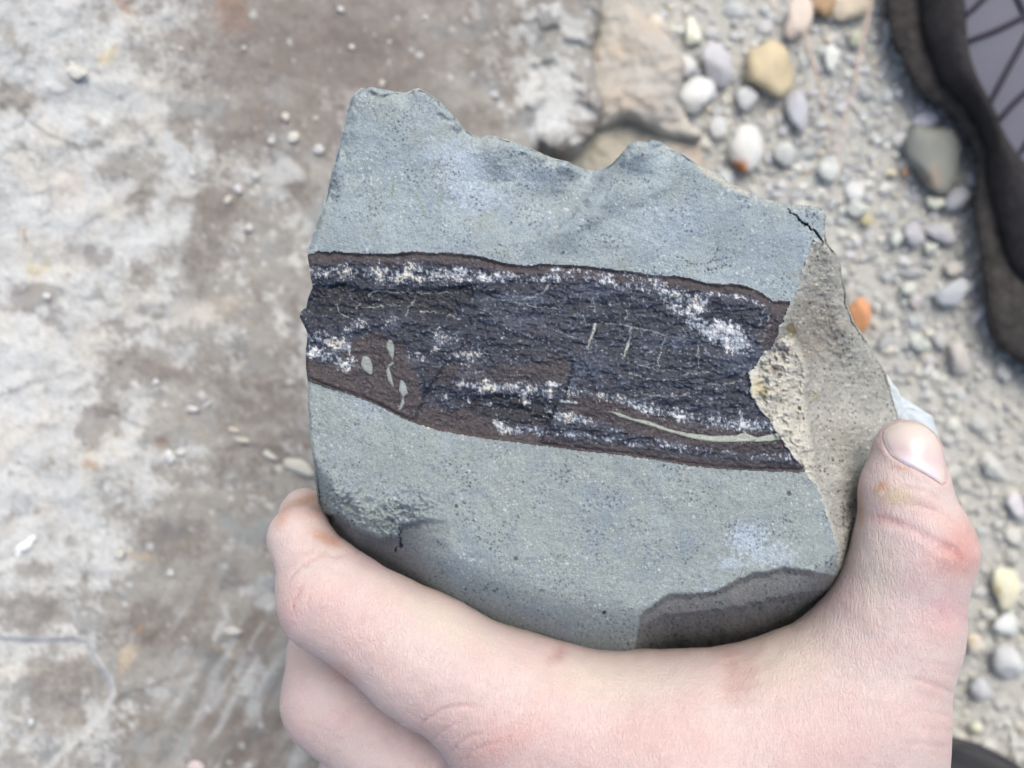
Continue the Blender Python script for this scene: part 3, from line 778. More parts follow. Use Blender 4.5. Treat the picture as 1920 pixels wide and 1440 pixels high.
for cx, cy, rx, ry, c in [(1452, 692, 9, 9, (140, 130, 118)), (1484, 618, 12, 16, (128, 116, 92)), (1420, 725, 14, 20, (190, 180, 150)), (1478, 776, 10, 8, (170, 168, 166)), (1463, 712, 4, 4, (226, 226, 226)), (1432, 737, 10, 8, (160, 150, 124)), (1450, 640, 14, 8, (150, 140, 140)), (1472, 655, 20, 8, (170, 160, 158))]:
    q = 1 - np.hypot((x - cx) / rx, (y - cy) / ry)
    sc = mixc(sc, lin(c), ss(-0.1, 0.4, q + 0.4 * nD) * 0.85)
sc = mixc(sc, lin((96, 104, 56)), ss(1, 0.4, np.hypot(x - 1500, y - 765) / 5 + 0.3 * nD))
sc = mixc(sc, lin((150, 150, 110)), ss(1, 0.2, np.hypot((x - 1528) / 9, (y - 742) / 12) + 0.3 * nD) * 0.6)
sc = mixc(sc, lin((96, 90, 84)), dots(x, y, 7.0, 0.55, 0.9, 2.6, 121) * (0.5 + 0.6 * ss(-0.2, 0.4, fbm(x, y, 60, 4, 122))) * ss(-14, 4, chip) * 0.9)
sc = mixc(sc, lin((62, 58, 56)), dots(x, y, 19.0, 0.26, 1.0, 3.2, 123) * ss(-10, 4, chip) * 0.8)
sc = mixc(sc, lin((206, 202, 194)), dots(x, y, 8.0, 0.36, 0.8, 2.4, 124) * 0.7)
d, _ = dist_line(x + nD, y, [(1580, 948), (1583, 958), (1581, 968), (1582, 986)])
sc = mixc(sc, lin((92, 78, 70)), ss(1.8, 0.6, d) * 0.8)
rim = ss(7, 1, dR + 3 * nD)
sc = mixc(sc, lin((200, 200, 198)), rim * 0.45)
side_col = sc * (1 + 0.14 * nD + 0.18 * nE + 0.08 * nC + 0.05 * nB)[:, None]

# ---- the fossil band
navy = lin((42, 48, 65)); black = lin((28, 32, 42)); brown = lin((84, 70, 69)); slate = lin((74, 84, 106)); steel = lin((138, 148, 168)); wht = lin((216, 217, 222)); cream = lin((206, 199, 184)); ice = lin((160, 169, 182))
fib = fbm(x, y + 0.06 * x * 0, 64, 5, 131, sy=15, gain=0.66); fib2 = fbm(x, y, 20, 4, 132, sy=7, gain=0.75); mott = fbm(x, y, 34, 5, 133, gain=0.65); fine = fbm(x, y, 6, 3, 134, gain=0.75)
f = np.tile(navy, (len(x), 1)); terr = fbm(x + 8 * nC, y + 5 * nC, 60, 4, 135, sy=20, gain=0.6) * 3.2; ft = terr - np.floor(terr); terr = (np.floor(terr) + ss(0.35, 0.65, ft)) / 3.2
hf = 0.10 * fib + 0.10 * fib2 + 0.30 * mott + 0.55 * terr
f = mixc(f, slate, ss(0.0, 0.7, mott + 0.5 * fib2) * 0.38)
rt = ss(860, 930, xw) * ss(545, 570, yw - 0.03 * (x - 900)) * ss(-4, 20, itp(BX, x) - 95 + 40 * ss(1150, 1420, x) - yw + 30)
f = mixc(f, lin((62, 68, 80)), rt * 0.40)
f = mixc(f, steel, rt * ss(0.15, 0.6, fine * 0.55 + fib2 * 0.5 + 0.25 * mott) * 0.6)
f = mixc(f, black, rt * ss(0.15, 0.6, -fine * 0.4 - fib2 * 0.6) * 0.6)
for cx, cy, rx, ry in [(1110, 690, 50, 28), (1110, 545, 70, 20), (960, 560, 90, 14), (1260, 640, 80, 18), (1390, 680, 60, 40), (980, 600, 60, 22)]:
    q = 1 - np.hypot((xw - cx) / rx, (yw - cy) / ry)
    f = mixc(f, lin((112, 122, 144)), ss(-0.1, 0.8, q + 0.8 * fine + 0.2 * mott) * 0.42)
PL = [(592, 536), (640, 534), (700, 545), (760, 545), (820, 540), (884, 536), (890, 548), (876, 562), (858, 566), (856, 592), (820, 594), (780, 585), (740, 578), (700, 582), (660, 598), (600, 588), (570, 580)]
pl = sd_poly(xw, yw, PL)
f = mixc(f, black, ss(4, -4, pl) * 0.85); hf -= 0.55 * ss(5, -5, pl)
brz = [([(566, 668), (620, 690), (650, 640), (700, 625), (760, 640), (780, 700), (790, 760), (760, 790), (700, 752), (640, 732), (566, 712)], .85),
       ([(800, 690), (860, 680), (930, 686), (1000, 680), (1062, 668), (1072, 688), (1066, 716), (1000, 716), (900, 716), (820, 712)], .7),
       ([(770, 752), (840, 764), (930, 776), (935, 800), (1000, 838), (880, 826), (800, 806), (750, 790)], .85),
       ([(1060, 735), (1140, 746), (1240, 780), (1330, 802), (1450, 808), (1470, 830), (1520, 870), (1300, 850), (1180, 812), (1060, 770)], .85),
       ([(1446, 566), (1490, 562), (1470, 604), (1452, 640), (1430, 655), (1424, 640), (1440, 600)], .8), ([(940, 640), (1000, 596), (1060, 640), (1060, 680), (980, 680)], .15)]
bz = np.zeros_like(x)
for pg, a in brz:
    d = sd_poly(xw, yw, pg); m = ss(5, -6, d + 4 * mott) * a
    f = mixc(f, brown * 0.96, m); bz = np.maximum(bz, m)
hf = hf * (1 - 0.65 * bz) + 0.10 * bz * fine
f = mixc(f, lin((112, 102, 102)), bz * ss(0.15, 0.7, fine * 0.9 + nE * 0.4) * 0.6)
f = mixc(f, lin((150, 146, 148)), bz * dots(x, y, 8.0, 0.3, 0.7, 1.7, 147) * 0.45)
f = mixc(f, lin((50, 44, 48)), bz * ss(0.1, 0.7, -0.6 * fib - 0.6 * fine - 0.4 * mott) * 0.6)
rimT = ss(26, 14, dT + 7 * mott) * (0.95 - 0.25 * ss(1080, 1180, x) * ss(1260, 1200, x))
f = mixc(f, brown, rimT * 0.9)
rimB = ss(26, 12, dB + 6 * mott); f = mixc(f, brown, rimB * 0.92)
rm_ = np.maximum(rimT, rimB); hf = hf * (1 - 0.6 * rm_)
f = mixc(f, lin((50, 43, 47)), rm_ * ss(0.0, 0.7, -0.6 * fib - 0.5 * fine) * 0.5)
f = mixc(f, lin((110, 100, 100)), rm_ * ss(0.2, 0.7, fine) * 0.5)
dn = sd_poly(xw, yw, [(850, 748), (930, 740), (1000, 746), (1050, 752), (1040, 772), (1028, 792), (1000, 800), (935, 794), (880, 772)])
f = mixc(f, black, ss(6, -4, dn) * 0.85); hf -= 0.6 * ss(6, -6, dn)
d = dB - 24 - 4 * mott
m = np.exp(-(d / 11) ** 2) * ss(980, 1080, x); f = mixc(f, navy * 0.85, m * 0.85)
# plates and steps
stp = sd_poly(x + 3 * fine, y + 2 * fine, [(1064, 655), (1076, 676), (1074, 694), (1066, 716), (1058, 744), (1036, 770), (1026, 790), (1000, 900), (1600, 900), (1600, 640), (1200, 600)])
hf += 0.45 * ss(3, -3, stp) * ss(640, 690, y) * ss(200, 20, np.abs(stp))
stp2 = sd_poly(x + 3 * fine, y + 2 * fine, [(560, 600), (620, 604), (660, 600), (700, 590), (740, 586), (790, 600), (860, 600), (870, 640), (855, 665), (830, 690), (800, 730), (770, 800), (560, 730)])
hf += 0.55 * ss(4, -4, stp2) * ss(160, 20, np.abs(stp2)); f = mixc(f, black, ss(4, 0, np.abs(stp2 - 3)) * 0.6)
f = mixc(f, black, ss(3, 0, np.abs(stp - 2)) * ss(660, 680, y) * 0.8)  # black line paints the shadow edge along the step
f = f * np.array([0.50, 0.54, 0.60])
f = mixc(f, lin((118, 128, 146)), ss(0.25, 0.8, 0.8 * fine + 0.5 * nE) * 0.40 * (1 - 0.75 * np.maximum(bz, rm_)))
# white crusts: (centre line, half width, strength)
cr_b = fbm(x, y, 30, 3, 141); cr_f = fbm(x, y, 7.0, 3, 142, sy=10, gain=0.85); cr_n = 0.6 * cr_b + 0.9 * cr_f
def top_off(o, xs_): return [(q, itp(TX, q) + o) for q in xs_]
def bot_off(o, xs_): return [(q, itp(BX, q) - o) for q in xs_]
CR = [(top_off(34, [578, 620, 680, 730]), 17, .60, 'c'), (top_off(38, [720, 770, 820, 870]), 20, .70, 'c'), (top_off(34, [860, 900, 940]), 10, .78, 'w'), (top_off(24, [930, 980, 1040, 1100, 1180]), 9, .62, 'w'),
      (top_off(12, [1040, 1110, 1180, 1250]), 10, .55, 'w'), (top_off(30, [1160, 1200, 1260, 1330]), 9, .6, 'w'), (top_off(22, [1320, 1380, 1430]), 6, .5, 'w'),
      ([(1240, 552), (1256, 576), (1290, 582), (1326, 566)], 11, .75, 'w'), ([(1262, 548), (1280, 556), (1296, 564)], 13, .72, 'c'), ([(1300, 605), (1330, 622), (1360, 640), (1396, 650)], 14, .92, 'w'), ([(1350, 612), (1380, 624), (1390, 645)], 14, .95, 'w'), ([(1236, 520), (1220, 548)], 8, .6, 'w'),
      ([(572, 632), (610, 640), (650, 652)], 16, .72, 'c'), ([(574, 660), (620, 668), (655, 684)], 12, .72, 'w'), ([(660, 614), (700, 604), (740, 600)], 16, .46, 'c'), ([(790, 616), (830, 628), (862, 636)], 16, .52, 'c'),
      ([(860, 664), (890, 668), (915, 674)], 14, .56, 'c'), ([(840, 680), (870, 688)], 16, .4, 'w'), ([(770, 662), (800, 668), (830, 640)], 16, .45, 'c'),
      ([(866, 722), (920, 724), (980, 728), (1030, 736)], 11, .72, 'c'), ([(976, 724), (990, 745)], 12, .8, 'c'), ([(1022, 720), (1048, 722)], 4, .9, 'w'), ([(815, 742), (880, 752), (920, 762)], 8, .5, 'i'),
      ([(930, 792), (940, 804), (975, 808)], 8, .8, 'c'), ([(1030, 772), (1050, 780), (1096, 786)], 10, .82, 'c'), ([(960, 806), (1040, 812), (1100, 820)], 9, .5, 'i'), ([(1050, 752), (1080, 756)], 2.5, .95, 'w'),
      ([(1062, 732), (1120, 738), (1170, 752), (1200, 760)], 10, .6, 'c'), ([(1196, 760), (1260, 776), (1330, 792), (1400, 800), (1444, 800)], 12, .70, 'w'), ([(1386, 756), (1392, 790)], 5, .7, 'i'), ([(1100, 790), (1160, 810), (1240, 828), (1330, 846)], 7, .42, 'i'),
      (bot_off(26, [960, 1040, 1120, 1200]), 8, .55, 'i'), (bot_off(28, [1200, 1300, 1400, 1500]), 7, .52, 'i'), (bot_off(30, [1420, 1470]), 5, .6, 'w'), ([(578, 500), (584, 530)], 8, .7, 'c'), ([(870, 700), (930, 690)], 12, .3, 'i')]
crust = np.zeros_like(x)
for pts, hw, a, k in CR:
    d, _ = dist_line(x, y, pts, hw * 3 + 6)
    m = ss(0.10, 0.44, (a - 0.42) * 0.95 - (d / (hw * 1.25)) ** 1.6 * 0.5 + 0.34 * cr_b + 0.62 * cr_f)
    c = {'w': wht, 'c': cream, 'i': ice}[k]
    near_ = ss(1.6, 0.4, d / hw) * min(1, a * 1.1)
    f = mixc(f, lin((104, 114, 138)), near_ * ss(-0.3, 0.5, cr_b + 0.6 * fine) * 0.5)
    cc = mixc(np.tile(ice, (len(x), 1)), c, ss(0.05, 0.65, cr_b + 0.5 * cr_f))
    cc = mixc(cc, wht, ss(0.3, 0.8, cr_n) * 0.6)
    f = f + (cc - f) * (m * (0.62 + 0.36 * min(a * 1.1, 1)))[:, None]
    crust = np.maximum(crust, m * a)
hf += 0.30 * crust * ss(-0.2, 0.8, cr_n) + 0.10 * fine
# scattered pale flecks along the fibres
f = mixc(f, steel, ss(0.40, 0.85, fib2 * 0.55 + fine * 0.75) * 0.62 * (1 - 0.6 * np.maximum(bz, np.maximum(rimT, rimB))))
f = mixc(f, wht, dots(x, y, 11.0, 0.30, 0.7, 2.0, 145) * ss(-0.2, 0.6, mott) * 0.6 * (1 - 0.6 * np.maximum(bz, np.maximum(rimT, rimB))))
# dark bare notches in the crust
f = mixc(f, black, ss(0.7, 1.1, -cr_n) * 0.5)
# fine pale cracks
VEIN = [([(690, 552), (705, 548), (730, 546)], 1), ([(780, 548), (776, 562), (768, 576), (762, 590)], 1.1), ([(700, 545), (740, 548), (790, 550), (860, 548)], .9), ([(636, 562), (631, 574), (640, 590), (660, 598)], 1.1), ([(680, 578), (720, 574), (750, 572)], .9), ([(790, 585), (830, 586), (862, 598)], 1.0),
        ([(980, 561), (1000, 556), (1020, 548), (1032, 534)], 1.6), ([(984, 566), (982, 584)], .9), ([(1117, 605), (1112, 622), (1106, 640), (1102, 654)], 1.9), ([(1112, 560), (1116, 586)], .9), ([(1094, 590), (1100, 610)], 1.0), ([(1183, 608), (1182, 626), (1176, 648), (1170, 672)], 1.9), ([(1180, 570), (1174, 600)], .8),
        ([(1246, 632), (1242, 650), (1234, 676), (1234, 690)], 1.1), ([(1310, 640), (1308, 665), (1312, 692)], 1.1), ([(574, 664), (600, 670), (640, 684), (690, 690)], 1.2), ([(1282, 702), (1310, 700), (1330, 696)], 1.1), ([(1120, 604), (1180, 612), (1250, 628)], .8), ([(1186, 680), (1240, 696), (1280, 690)], .7), ([(1200, 740), (1260, 744), (1310, 736)], .8), ([(940, 560), (1000, 575), (1060, 580)], .8), ([(1040, 618), (1080, 636)], .8), ([(1180, 700), (1220, 712)], .8), ([(1325, 720), (1360, 722), (1390, 712)], .8),
        ([(1443, 590), (1440, 612), (1428, 640)], 1.6), ([(1432, 580), (1424, 610)], 1.0)]
for pts, wd in VEIN:
    d, t = dist_line(x + jx_ * .8, y + jy_ * .8, pts, 14)
    m = np.clip(1.4 - d / wd, 0, 1) * ss(-0.35, 0.25, fbm(x, y, 13, 3, 163) + 0.25)
    f = mixc(f, lin((168, 174, 178)), m * 0.6); hf += 0.10 * m
foss_col = f * (1 + 0.20 * fine + 0.18 * nE)[:, None]

dd = np.minimum(dT, dB)
hb = h - (0.42 + 0.35 * nB) * ss(0, 7, dT) * ss(0, 3, dB) + hf * ss(0, 10, dd) + 0.55 * ss(4, 16, dT) * ss(90, 30, dT) * 0.5
# bulge of the ribs across the band at the left edge
hb += 0.7 * ss(660, 570, x) * np.sin((y - 480) / 17.0)

H = np.where(side, np.minimum(hs + 0 * h, h + 0.4), np.where(band, hb, h))
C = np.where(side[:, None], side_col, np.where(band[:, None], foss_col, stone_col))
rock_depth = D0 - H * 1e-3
V = P(x, y, rock_depth)
idx = np.arange(len(x)).reshape(shp)
Sg = side.reshape(shp); Bg = band.reshape(shp)
cs = (Sg[:-1, :-1].astype(int) + Sg[:-1, 1:] + Sg[1:, 1:] + Sg[1:, :-1]) >= 2
cb = (Bg[:-1, :-1].astype(int) + Bg[:-1, 1:] + Bg[1:, 1:] + Bg[1:, :-1]) >= 2
rock = thing('fossil_rock', None, 'grey fossil-bearing rock held in the hand, crossed by a dark brown and blue-black band', 'rock')
for nm, kp, mt in (('stone_face', keep & ~cs & ~cb, M_stone), ('fossil_band', keep & cb & ~cs, M_foss), ('broken_side', keep & cs, M_side)):
    fq = grid_faces(idx, kp)
    # every part carries the colour of its own surface up to the seam
    src = {'stone_face': stone_col, 'fossil_band': foss_col, 'broken_side': side_col}[nm]
    v_, f_, c_ = compact(V, fq, np.clip(src, 0.004, 0.9))
    o = mesh_obj(nm, v_, f_, mt, rock, col=c_)
    if nm == 'fossil_band': tag(o, 'blue-black and brown fossil band with white crusts')
    if nm == 'broken_side': tag(o, 'speckled beige broken face')

# the back of the stone
def field_at(px, py):
    ix = np.clip(np.round((px - xs[0]) / ST).astype(int), 0, shp[1] - 1); iy = np.clip(np.round((py - ys[0]) / ST).astype(int), 0, shp[0] - 1)
    return rock_depth.reshape(shp)[iy, ix]
po = np.array(R_OUT); cen = np.array([1110, 720.])
rings = []
for k, (sh, dz) in enumerate([(0.994, 0.0004), (0.990, 0.004), (0.965, 0.010), (0.90, 0.017), (0.74, 0.024), (0.5, 0.028), (0.25, 0.030)]):
    q = cen + (po - cen) * sh
    e0 = field_at(cen[0] + (po[:, 0] - cen[0]) * 0.99, cen[1] + (po[:, 1] - cen[1]) * 0.99)
    base = np.maximum(e0 + dz, 0) if k < 3 else np.full(len(po), D0 + 0.016 + dz) * min(1, 0.4 + k * 0.15) + (e0 + dz) * max(0, 0.6 - k * 0.15)
    base = np.maximum(base, e0 + dz)
    rings.append(P(q[:, 0], q[:, 1], base + 0.001 * fbm(q[:, 0], q[:, 1], 60, 3, 151)))
n = len(po); vs = np.concatenate(rings); qs = []
for r in range(len(rings) - 1):
    i = np.arange(n); j = (i + 1) % n
    qs.append(np.stack([r * n + i, r * n + j, (r + 1) * n + j, (r + 1) * n + i], -1))
vs = np.concatenate([vs, rings[-1].mean(0)[None]])
fl = np.concatenate(qs).tolist() + [((len(rings) - 1) * n + i, (len(rings) - 1) * n + (i + 1) % n, len(vs) - 1) for i in range(n)]
bx_, by_, _ = unP(vs)
bc = np.tile(lin((160, 160, 156)), (len(vs), 1)) * (1 + 0.15 * fbm(bx_, by_, 40, 4, 152))[:, None]
mesh_obj('rock_back', vs, fl, M_side, rock, col=bc)

# ---- pale grey stone lenses inside the band: thin inlays standing a little proud
M_vein = material('pale_vein', 0.85, 0.2, grain=5200, var=0.12, bump=0.00012, bump_scale=4200)
def inlay(name, poly, rgb, seed, lift=0.10):
    poly = rough_poly(poly, 4, 0.9, seed); pa = np.array(poly)
    gx_ = np.arange(pa[:, 0].min() - 1, pa[:, 0].max() + 2, 1.4); gy_ = np.arange(pa[:, 1].min() - 1, pa[:, 1].max() + 2, 1.4)
    A, B = np.meshgrid(gx_, gy_); sh = A.shape; a = A.ravel().copy(); b = B.ravel().copy()
    i_, ex, ey, db_ = outline_grid(gx_, gy_, poly, 30)
    G = i_.reshape(sh); kp = (G[:-1, :-1].astype(int) + G[:-1, 1:] + G[1:, 1:] + G[1:, :-1]) >= 2
    s_ = ((~i_) | (db_ < 0.5)) & (db_ < 2.4); a = np.where(s_, ex, a); b = np.where(s_, ey, b)
    # smooth local height of the band under it
    ix = np.clip(np.round((a - xs[0]) / ST).astype(int), 3, shp[1] - 4); iy = np.clip(np.round((b - ys[0]) / ST).astype(int), 3, shp[0] - 4)
    g = rock_depth.reshape(shp); dm = np.min([g[iy + u, ix + v_] for u in (-2, 0, 2) for v_ in (-2, 0, 2)], axis=0)
    dep = dm - 1e-3 * lift * (0.2 + ss(0, 3, np.where(i_, db_, 0))) - 1e-5 * fbm(a, b, 9, 3, seed)
    c_ = np.tile(lin(rgb), (len(a), 1)) * (1 + 0.08 * fbm(a, b, 7, 4, seed + 1))[:, None]
    c_ = c_ * (1 + 0.12 * fbm(a, b, 3.2, 2, seed + 2))[:, None]
    c_ = mixc(c_, lin((100, 104, 108)), dots(a, b, 7, .5, .8, 2, seed) * 0.6)
    c_ = mixc(c_, lin((96, 92, 92)), ss(2.6, 0.4, np.where(i_, db_, 0) + 0.8 * fbm(a, b, 6, 2, seed + 3)) * 0.6)
    v_, f_, c_ = compact(P(a, b, dep), grid_faces(np.arange(len(a)).reshape(sh), kp), c_)
    return mesh_obj(name, v_, f_, M_vein, rock, col=c_)
inlay('stone_lens', [(680, 668), (688, 667), (695, 674), (699, 686), (698, 702), (692, 702), (682, 694), (676, 682)], (142, 148, 148), 201)
inlay('stone_lens', [(729, 636), (735, 638), (740, 650), (739, 664), (736, 676), (732, 668), (725, 654), (724, 644)], (142, 149, 149), 202)
inlay('stone_lens', [(727, 684), (736, 678), (739, 682), (730, 690), (734, 704), (737, 716), (739, 728), (735, 724), (727, 712), (724, 696)], (142, 149, 150), 203)
inlay('stone_lens', [(750, 712), (757, 714), (763, 726), (765, 738), (757, 744), (759, 756), (752, 768), (746, 770), (750, 758), (755, 744), (747, 732), (749, 722)], (142, 150, 152), 204)
inlay('pale_vein', [(1138, 769), (1160, 774), (1190, 785), (1220, 790), (1250, 803), (1290, 812), (1335, 817), (1380, 816), (1396, 811), (1420, 820), (1450, 813), (1458, 812), (1464, 824), (1440, 828), (1400, 828), (1380, 829), (1340, 829), (1300, 823), (1260, 812), (1230, 802), (1200, 793), (1160, 781)], (160, 166, 158), 205)
for i, pg in enumerate([[(1113, 606), (1118, 605), (1117, 620), (1111, 632), (1105, 645), (1103, 653), (1102, 644), (1108, 628)], [(1177, 640), (1181, 634), (1180, 650), (1174, 660), (1171, 673), (1169, 668), (1172, 652)]]):
    inlay('pale_crack_fill', pg, (172, 174, 172), 210 + i)

# ---- bluish white calcite on the far rim beside the thumb
cp = np.array(open_rough([(1640, 680), (1666, 706), (1690, 742), (1722, 764), (1748, 780), (1760, 818), (1742, 840), (1690, 812), (1650, 750), (1640, 680)], 6, 2.0, 821))
cm = cp.mean(0); rg_ = []
for sh_, dp_ in [(1.0, .2235), (1.0, .2215), (.93, .2195), (.8, .2185), (.5, .218)]:
    q = cm + (cp - cm) * sh_; rg_.append(P(q[:, 0], q[:, 1], dp_ + 0.0006 * fbm(q[:, 0], q[:, 1], 22, 3, 822)))
n = len(cp); vs = np.concatenate(rg_ + [rg_[-1].mean(0)[None]])
fl = []
for r in range(len(rg_) - 1):
    fl += [(r * n + i, r * n + (i + 1) % n, (r + 1) * n + (i + 1) % n, (r + 1) * n + i) for i in range(n)]
fl += [((len(rg_) - 1) * n + i, (len(rg_) - 1) * n + (i + 1) % n, len(vs) - 1) for i in range(n)]
bx_, by_, _ = unP(vs)
mesh_obj('calcite_crust', vs, fl, M_peb, rock, col=np.tile(lin((192, 201, 210)), (len(vs), 1)) * (1 + 0.12 * fbm(bx_, by_, 16, 3, 823))[:, None])


# ------------------------------------------------------------------ the hand: one continuous skin grown round the finger bones
M_skin = material('skin', 0.52, 0.35, grain=2600, var=0.035, bump=0.00011, bump_scale=2600, hatch=1500, sss=0.22)
M_nail = material('nail', 0.30, 0.45, grain=900, var=0.02, sss=0.2, coat=0.15)

# (name, group, [ (px, py, depth, radius px) ... ])
BONES = [
 ('index', [(986, 1341, .1955, 136), (801, 1235, .1945, 116), (621, 1121, .1945, 96), (561, 1009, .1985, 54), (573, 964, .212, 44), (626, 1004, .228, 34)]),
 ('thumb', [(1700, 851, .1915, 64), (1697, 924, .1905, 77), (1713, 1030, .1905, 106), (1672, 1180, .1935, 121), (1596, 1326, .197, 145), (1573, 1600, .206, 222)]),
 ('web', [(984, 1344, .1965, 139), (1242, 1424, .198, 196), (1441, 1392, .198, 179), (1576, 1341, .198, 153)]),
 ('palm', [(1000, 1480, .208, 150), (1250, 1600, .210, 240), (1500, 1700, .212, 240), (1420, 2150, .215, 300), (1400, 2700, .215, 300)]),
 ('palm2', [(900, 1640, .228, 150), (1150, 1800, .224, 230), (1350, 2150, .218, 280)]),
]
MIDDLE = [('middle', [(985, 1560, .222, 140), (800, 1430, .219, 123), (644, 1301, .219, 112), (623, 1224, .226, 79), (690, 1150, .243, 68), (764, 1133, .247, 49)])]
RING = [('ring', [(960, 1690, .240, 130), (800, 1560, .238, 116), (700, 1460, .240, 100), (700, 1330, .253, 78), (780, 1260, .258, 64)]),
        ('little', [(960, 1800, .256, 110), (860, 1690, .256, 96), (780, 1580, .257, 82), (800, 1450, .264, 66), (860, 1390, .266, 56)])]

def cone_chain(p, pts, k):
    out = None
    q = [(np.array(p1(a, b, c)), r * WD * c / 1920) for a, b, c, r in pts]
    for (a, ra), (b, rb) in zip(q[:-1], q[1:]):
        ab = b - a; L2 = float(ab @ ab)
        t = np.clip(((p - a) @ ab) / L2, 0, 1)
        d = np.sqrt(((p - a - t[..., None] * ab) ** 2).sum(-1)) - (ra + (rb - ra) * t)
        out = d if out is None else smin(out, d, k)
    return out
def smin(a, b, k):
    hh = np.maximum(k - np.abs(a - b), 0) / k
    return np.minimum(a, b) - hh * hh * k * 0.25
KF, KW = 0.003, 0.009
def hand_sdf(p):
    p = p.astype(np.float64)
    k_ = WD * (CAM_H - p[..., 2]) / 1920
    px = p[..., 0] / k_ + 960
    B = {n: cone_chain(p, q, KF) for n, q in BONES}
    F = smin(B['thumb'], B['web'], 0.012)
    F = smin(F, B['palm'], 0.016); F = smin(F, B['palm2'], 0.014)
    F = smin(F, B['index'], 0.006)
    kk = 0.0006 + 0.012 * ss(775, 900, px)
    m = cone_chain(p, MIDDLE[0][1], KF)
    for n, q in RING:
        m = smin(m, cone_chain(p, q, KF), 0.0012)
    hh = np.maximum(kk - np.abs(F - m), 0) / kk
    return np.minimum(F, m) - hh * hh * kk * 0.25
def surface_nets(F, org, hx):
    nx, ny, nz = F.shape
    neg = F < 0
    cnt = np.zeros((nx - 1, ny - 1, nz - 1), np.int32); pos = np.zeros((nx - 1, ny - 1, nz - 1, 3), np.float32)
    cor = [(i, j, k) for i in (0, 1) for j in (0, 1) for k in (0, 1)]
    sl = lambda i, j, k: (slice(i, i + nx - 1), slice(j, j + ny - 1), slice(k, k + nz - 1))
    for c in cor:
        for ax in range(3):
            if c[ax] == 0:
                c2 = list(c); c2[ax] = 1
                m = neg[sl(*c)] != neg[sl(*c2)]
                ii = np.nonzero(m)
                f0 = F[sl(*c)][ii]; f1 = F[sl(*c2)][ii]
                t = f0 / (f0 - f1)
                q = np.tile(np.array(c, np.float32), (len(t), 1)); q[:, ax] = t
                pos[ii] += q; cnt[ii] += 1
    act = np.nonzero(cnt > 0)
    vid = np.full(cnt.shape, -1, np.int64); vid[act] = np.arange(len(act[0]))
    v = np.stack(act, -1) + pos[act] / cnt[act][:, None]
    v = v * hx + org
    quads = []
    for ax in range(3):
        s0 = [slice(None)] * 3; s1 = [slice(None)] * 3
        s0[ax] = slice(0, -1); s1[ax] = slice(1, None)
        a = neg[tuple(s0)]; b = neg[tuple(s1)]
        m = a != b
        u, w_ = (ax + 1) % 3, (ax + 2) % 3
        ii = np.array(np.nonzero(m)).T
        ok = (ii[:, u] > 0) & (ii[:, w_] > 0) & (ii[:, u] < F.shape[u] - 1) & (ii[:, w_] < F.shape[w_] - 1)
        ii = ii[ok]
        def at(du, dw):
            c = ii.copy(); c[:, u] += du; c[:, w_] += dw
            return vid[c[:, 0], c[:, 1], c[:, 2]]
        q = np.stack([at(-1, -1), at(0, -1), at(0, 0), at(-1, 0)], -1)
        inn = a[ii[:, 0], ii[:, 1], ii[:, 2]]
        q[~inn] = q[~inn][:, ::-1]
        quads.append(q)
    return v, np.concatenate(quads)

hx = 0.0009
org = np.array([-0.062, -0.235, 0.062]); ext = np.array([0.125, -0.004, 0.200])
nn = np.ceil((ext - org) / hx).astype(int)
gx_, gy_, gz_ = [org[i] + hx * np.arange(nn[i]) for i in range(3)]
# coarse blocks first, then only the blocks the skin passes through
BK = 4
nb = -(-nn // BK); nn = nb * BK
gx_, gy_, gz_ = [org[i] + hx * np.arange(nn[i]) for i in range(3)]
cc = np.stack(np.meshgrid(*[org[i] + hx * (np.arange(nb[i]) * BK + (BK - 1) / 2) for i in range(3)], indexing='ij'), -1)
Fc = hand_sdf(cc.reshape(-1, 3)).reshape(nb)
F = np.repeat(np.repeat(np.repeat(Fc, BK, 0), BK, 1), BK, 2).astype(np.float32)
act_b = np.array(np.nonzero(np.abs(Fc) < 5.5 * hx)).T
loc = np.stack(np.meshgrid(*[np.arange(BK)] * 3, indexing='ij'), -1).reshape(-1, 3)
ii = (act_b[:, None] * BK + loc[None]).reshape(-1, 3)
F[ii[:, 0], ii[:, 1], ii[:, 2]] = hand_sdf(org + hx * ii)
F[:, 0, :] = 1e-3                                           # closes the forearm where it ends, far outside the picture
hv, hq = surface_nets(F, org, hx)
hand = mesh_obj('hand', hv, hq, M_skin)
md = hand.modifiers.new('sub', 'SUBSURF'); md.levels = 1; md.render_levels = 1
dg = bpy.context.evaluated_depsgraph_get()
me2 = bpy.data.meshes.new_from_object(hand.evaluated_get(dg))
hand.modifiers.clear()
old = hand.data; hand.data = me2; bpy.data.meshes.remove(old); me2.name = 'hand'
nv = len(me2.vertices)
co = np.empty(nv * 3, np.float32); me2.vertices.foreach_get('co', co); co = co.reshape(-1, 3).astype(float)
nr = np.empty(nv * 3, np.float32); me2.vertices.foreach_get('normal', nr); nr = nr.reshape(-1, 3).astype(float)
hx_, hy_, hd_ = unP(co)
view = np.array([0, 0, CAM_H]) - co; view /= np.linalg.norm(view, axis=1)[:, None]
facing = ss(-0.05, 0.25, (nr * view).sum(1))
# which finger a skin point belongs to
dm = cone_chain(co, MIDDLE[0][1], KF); di = np.min([cone_chain(co, q, KF) for n_, q in BONES], axis=0)
ismid = ss(-0.0004, 0.0004, di - dm)

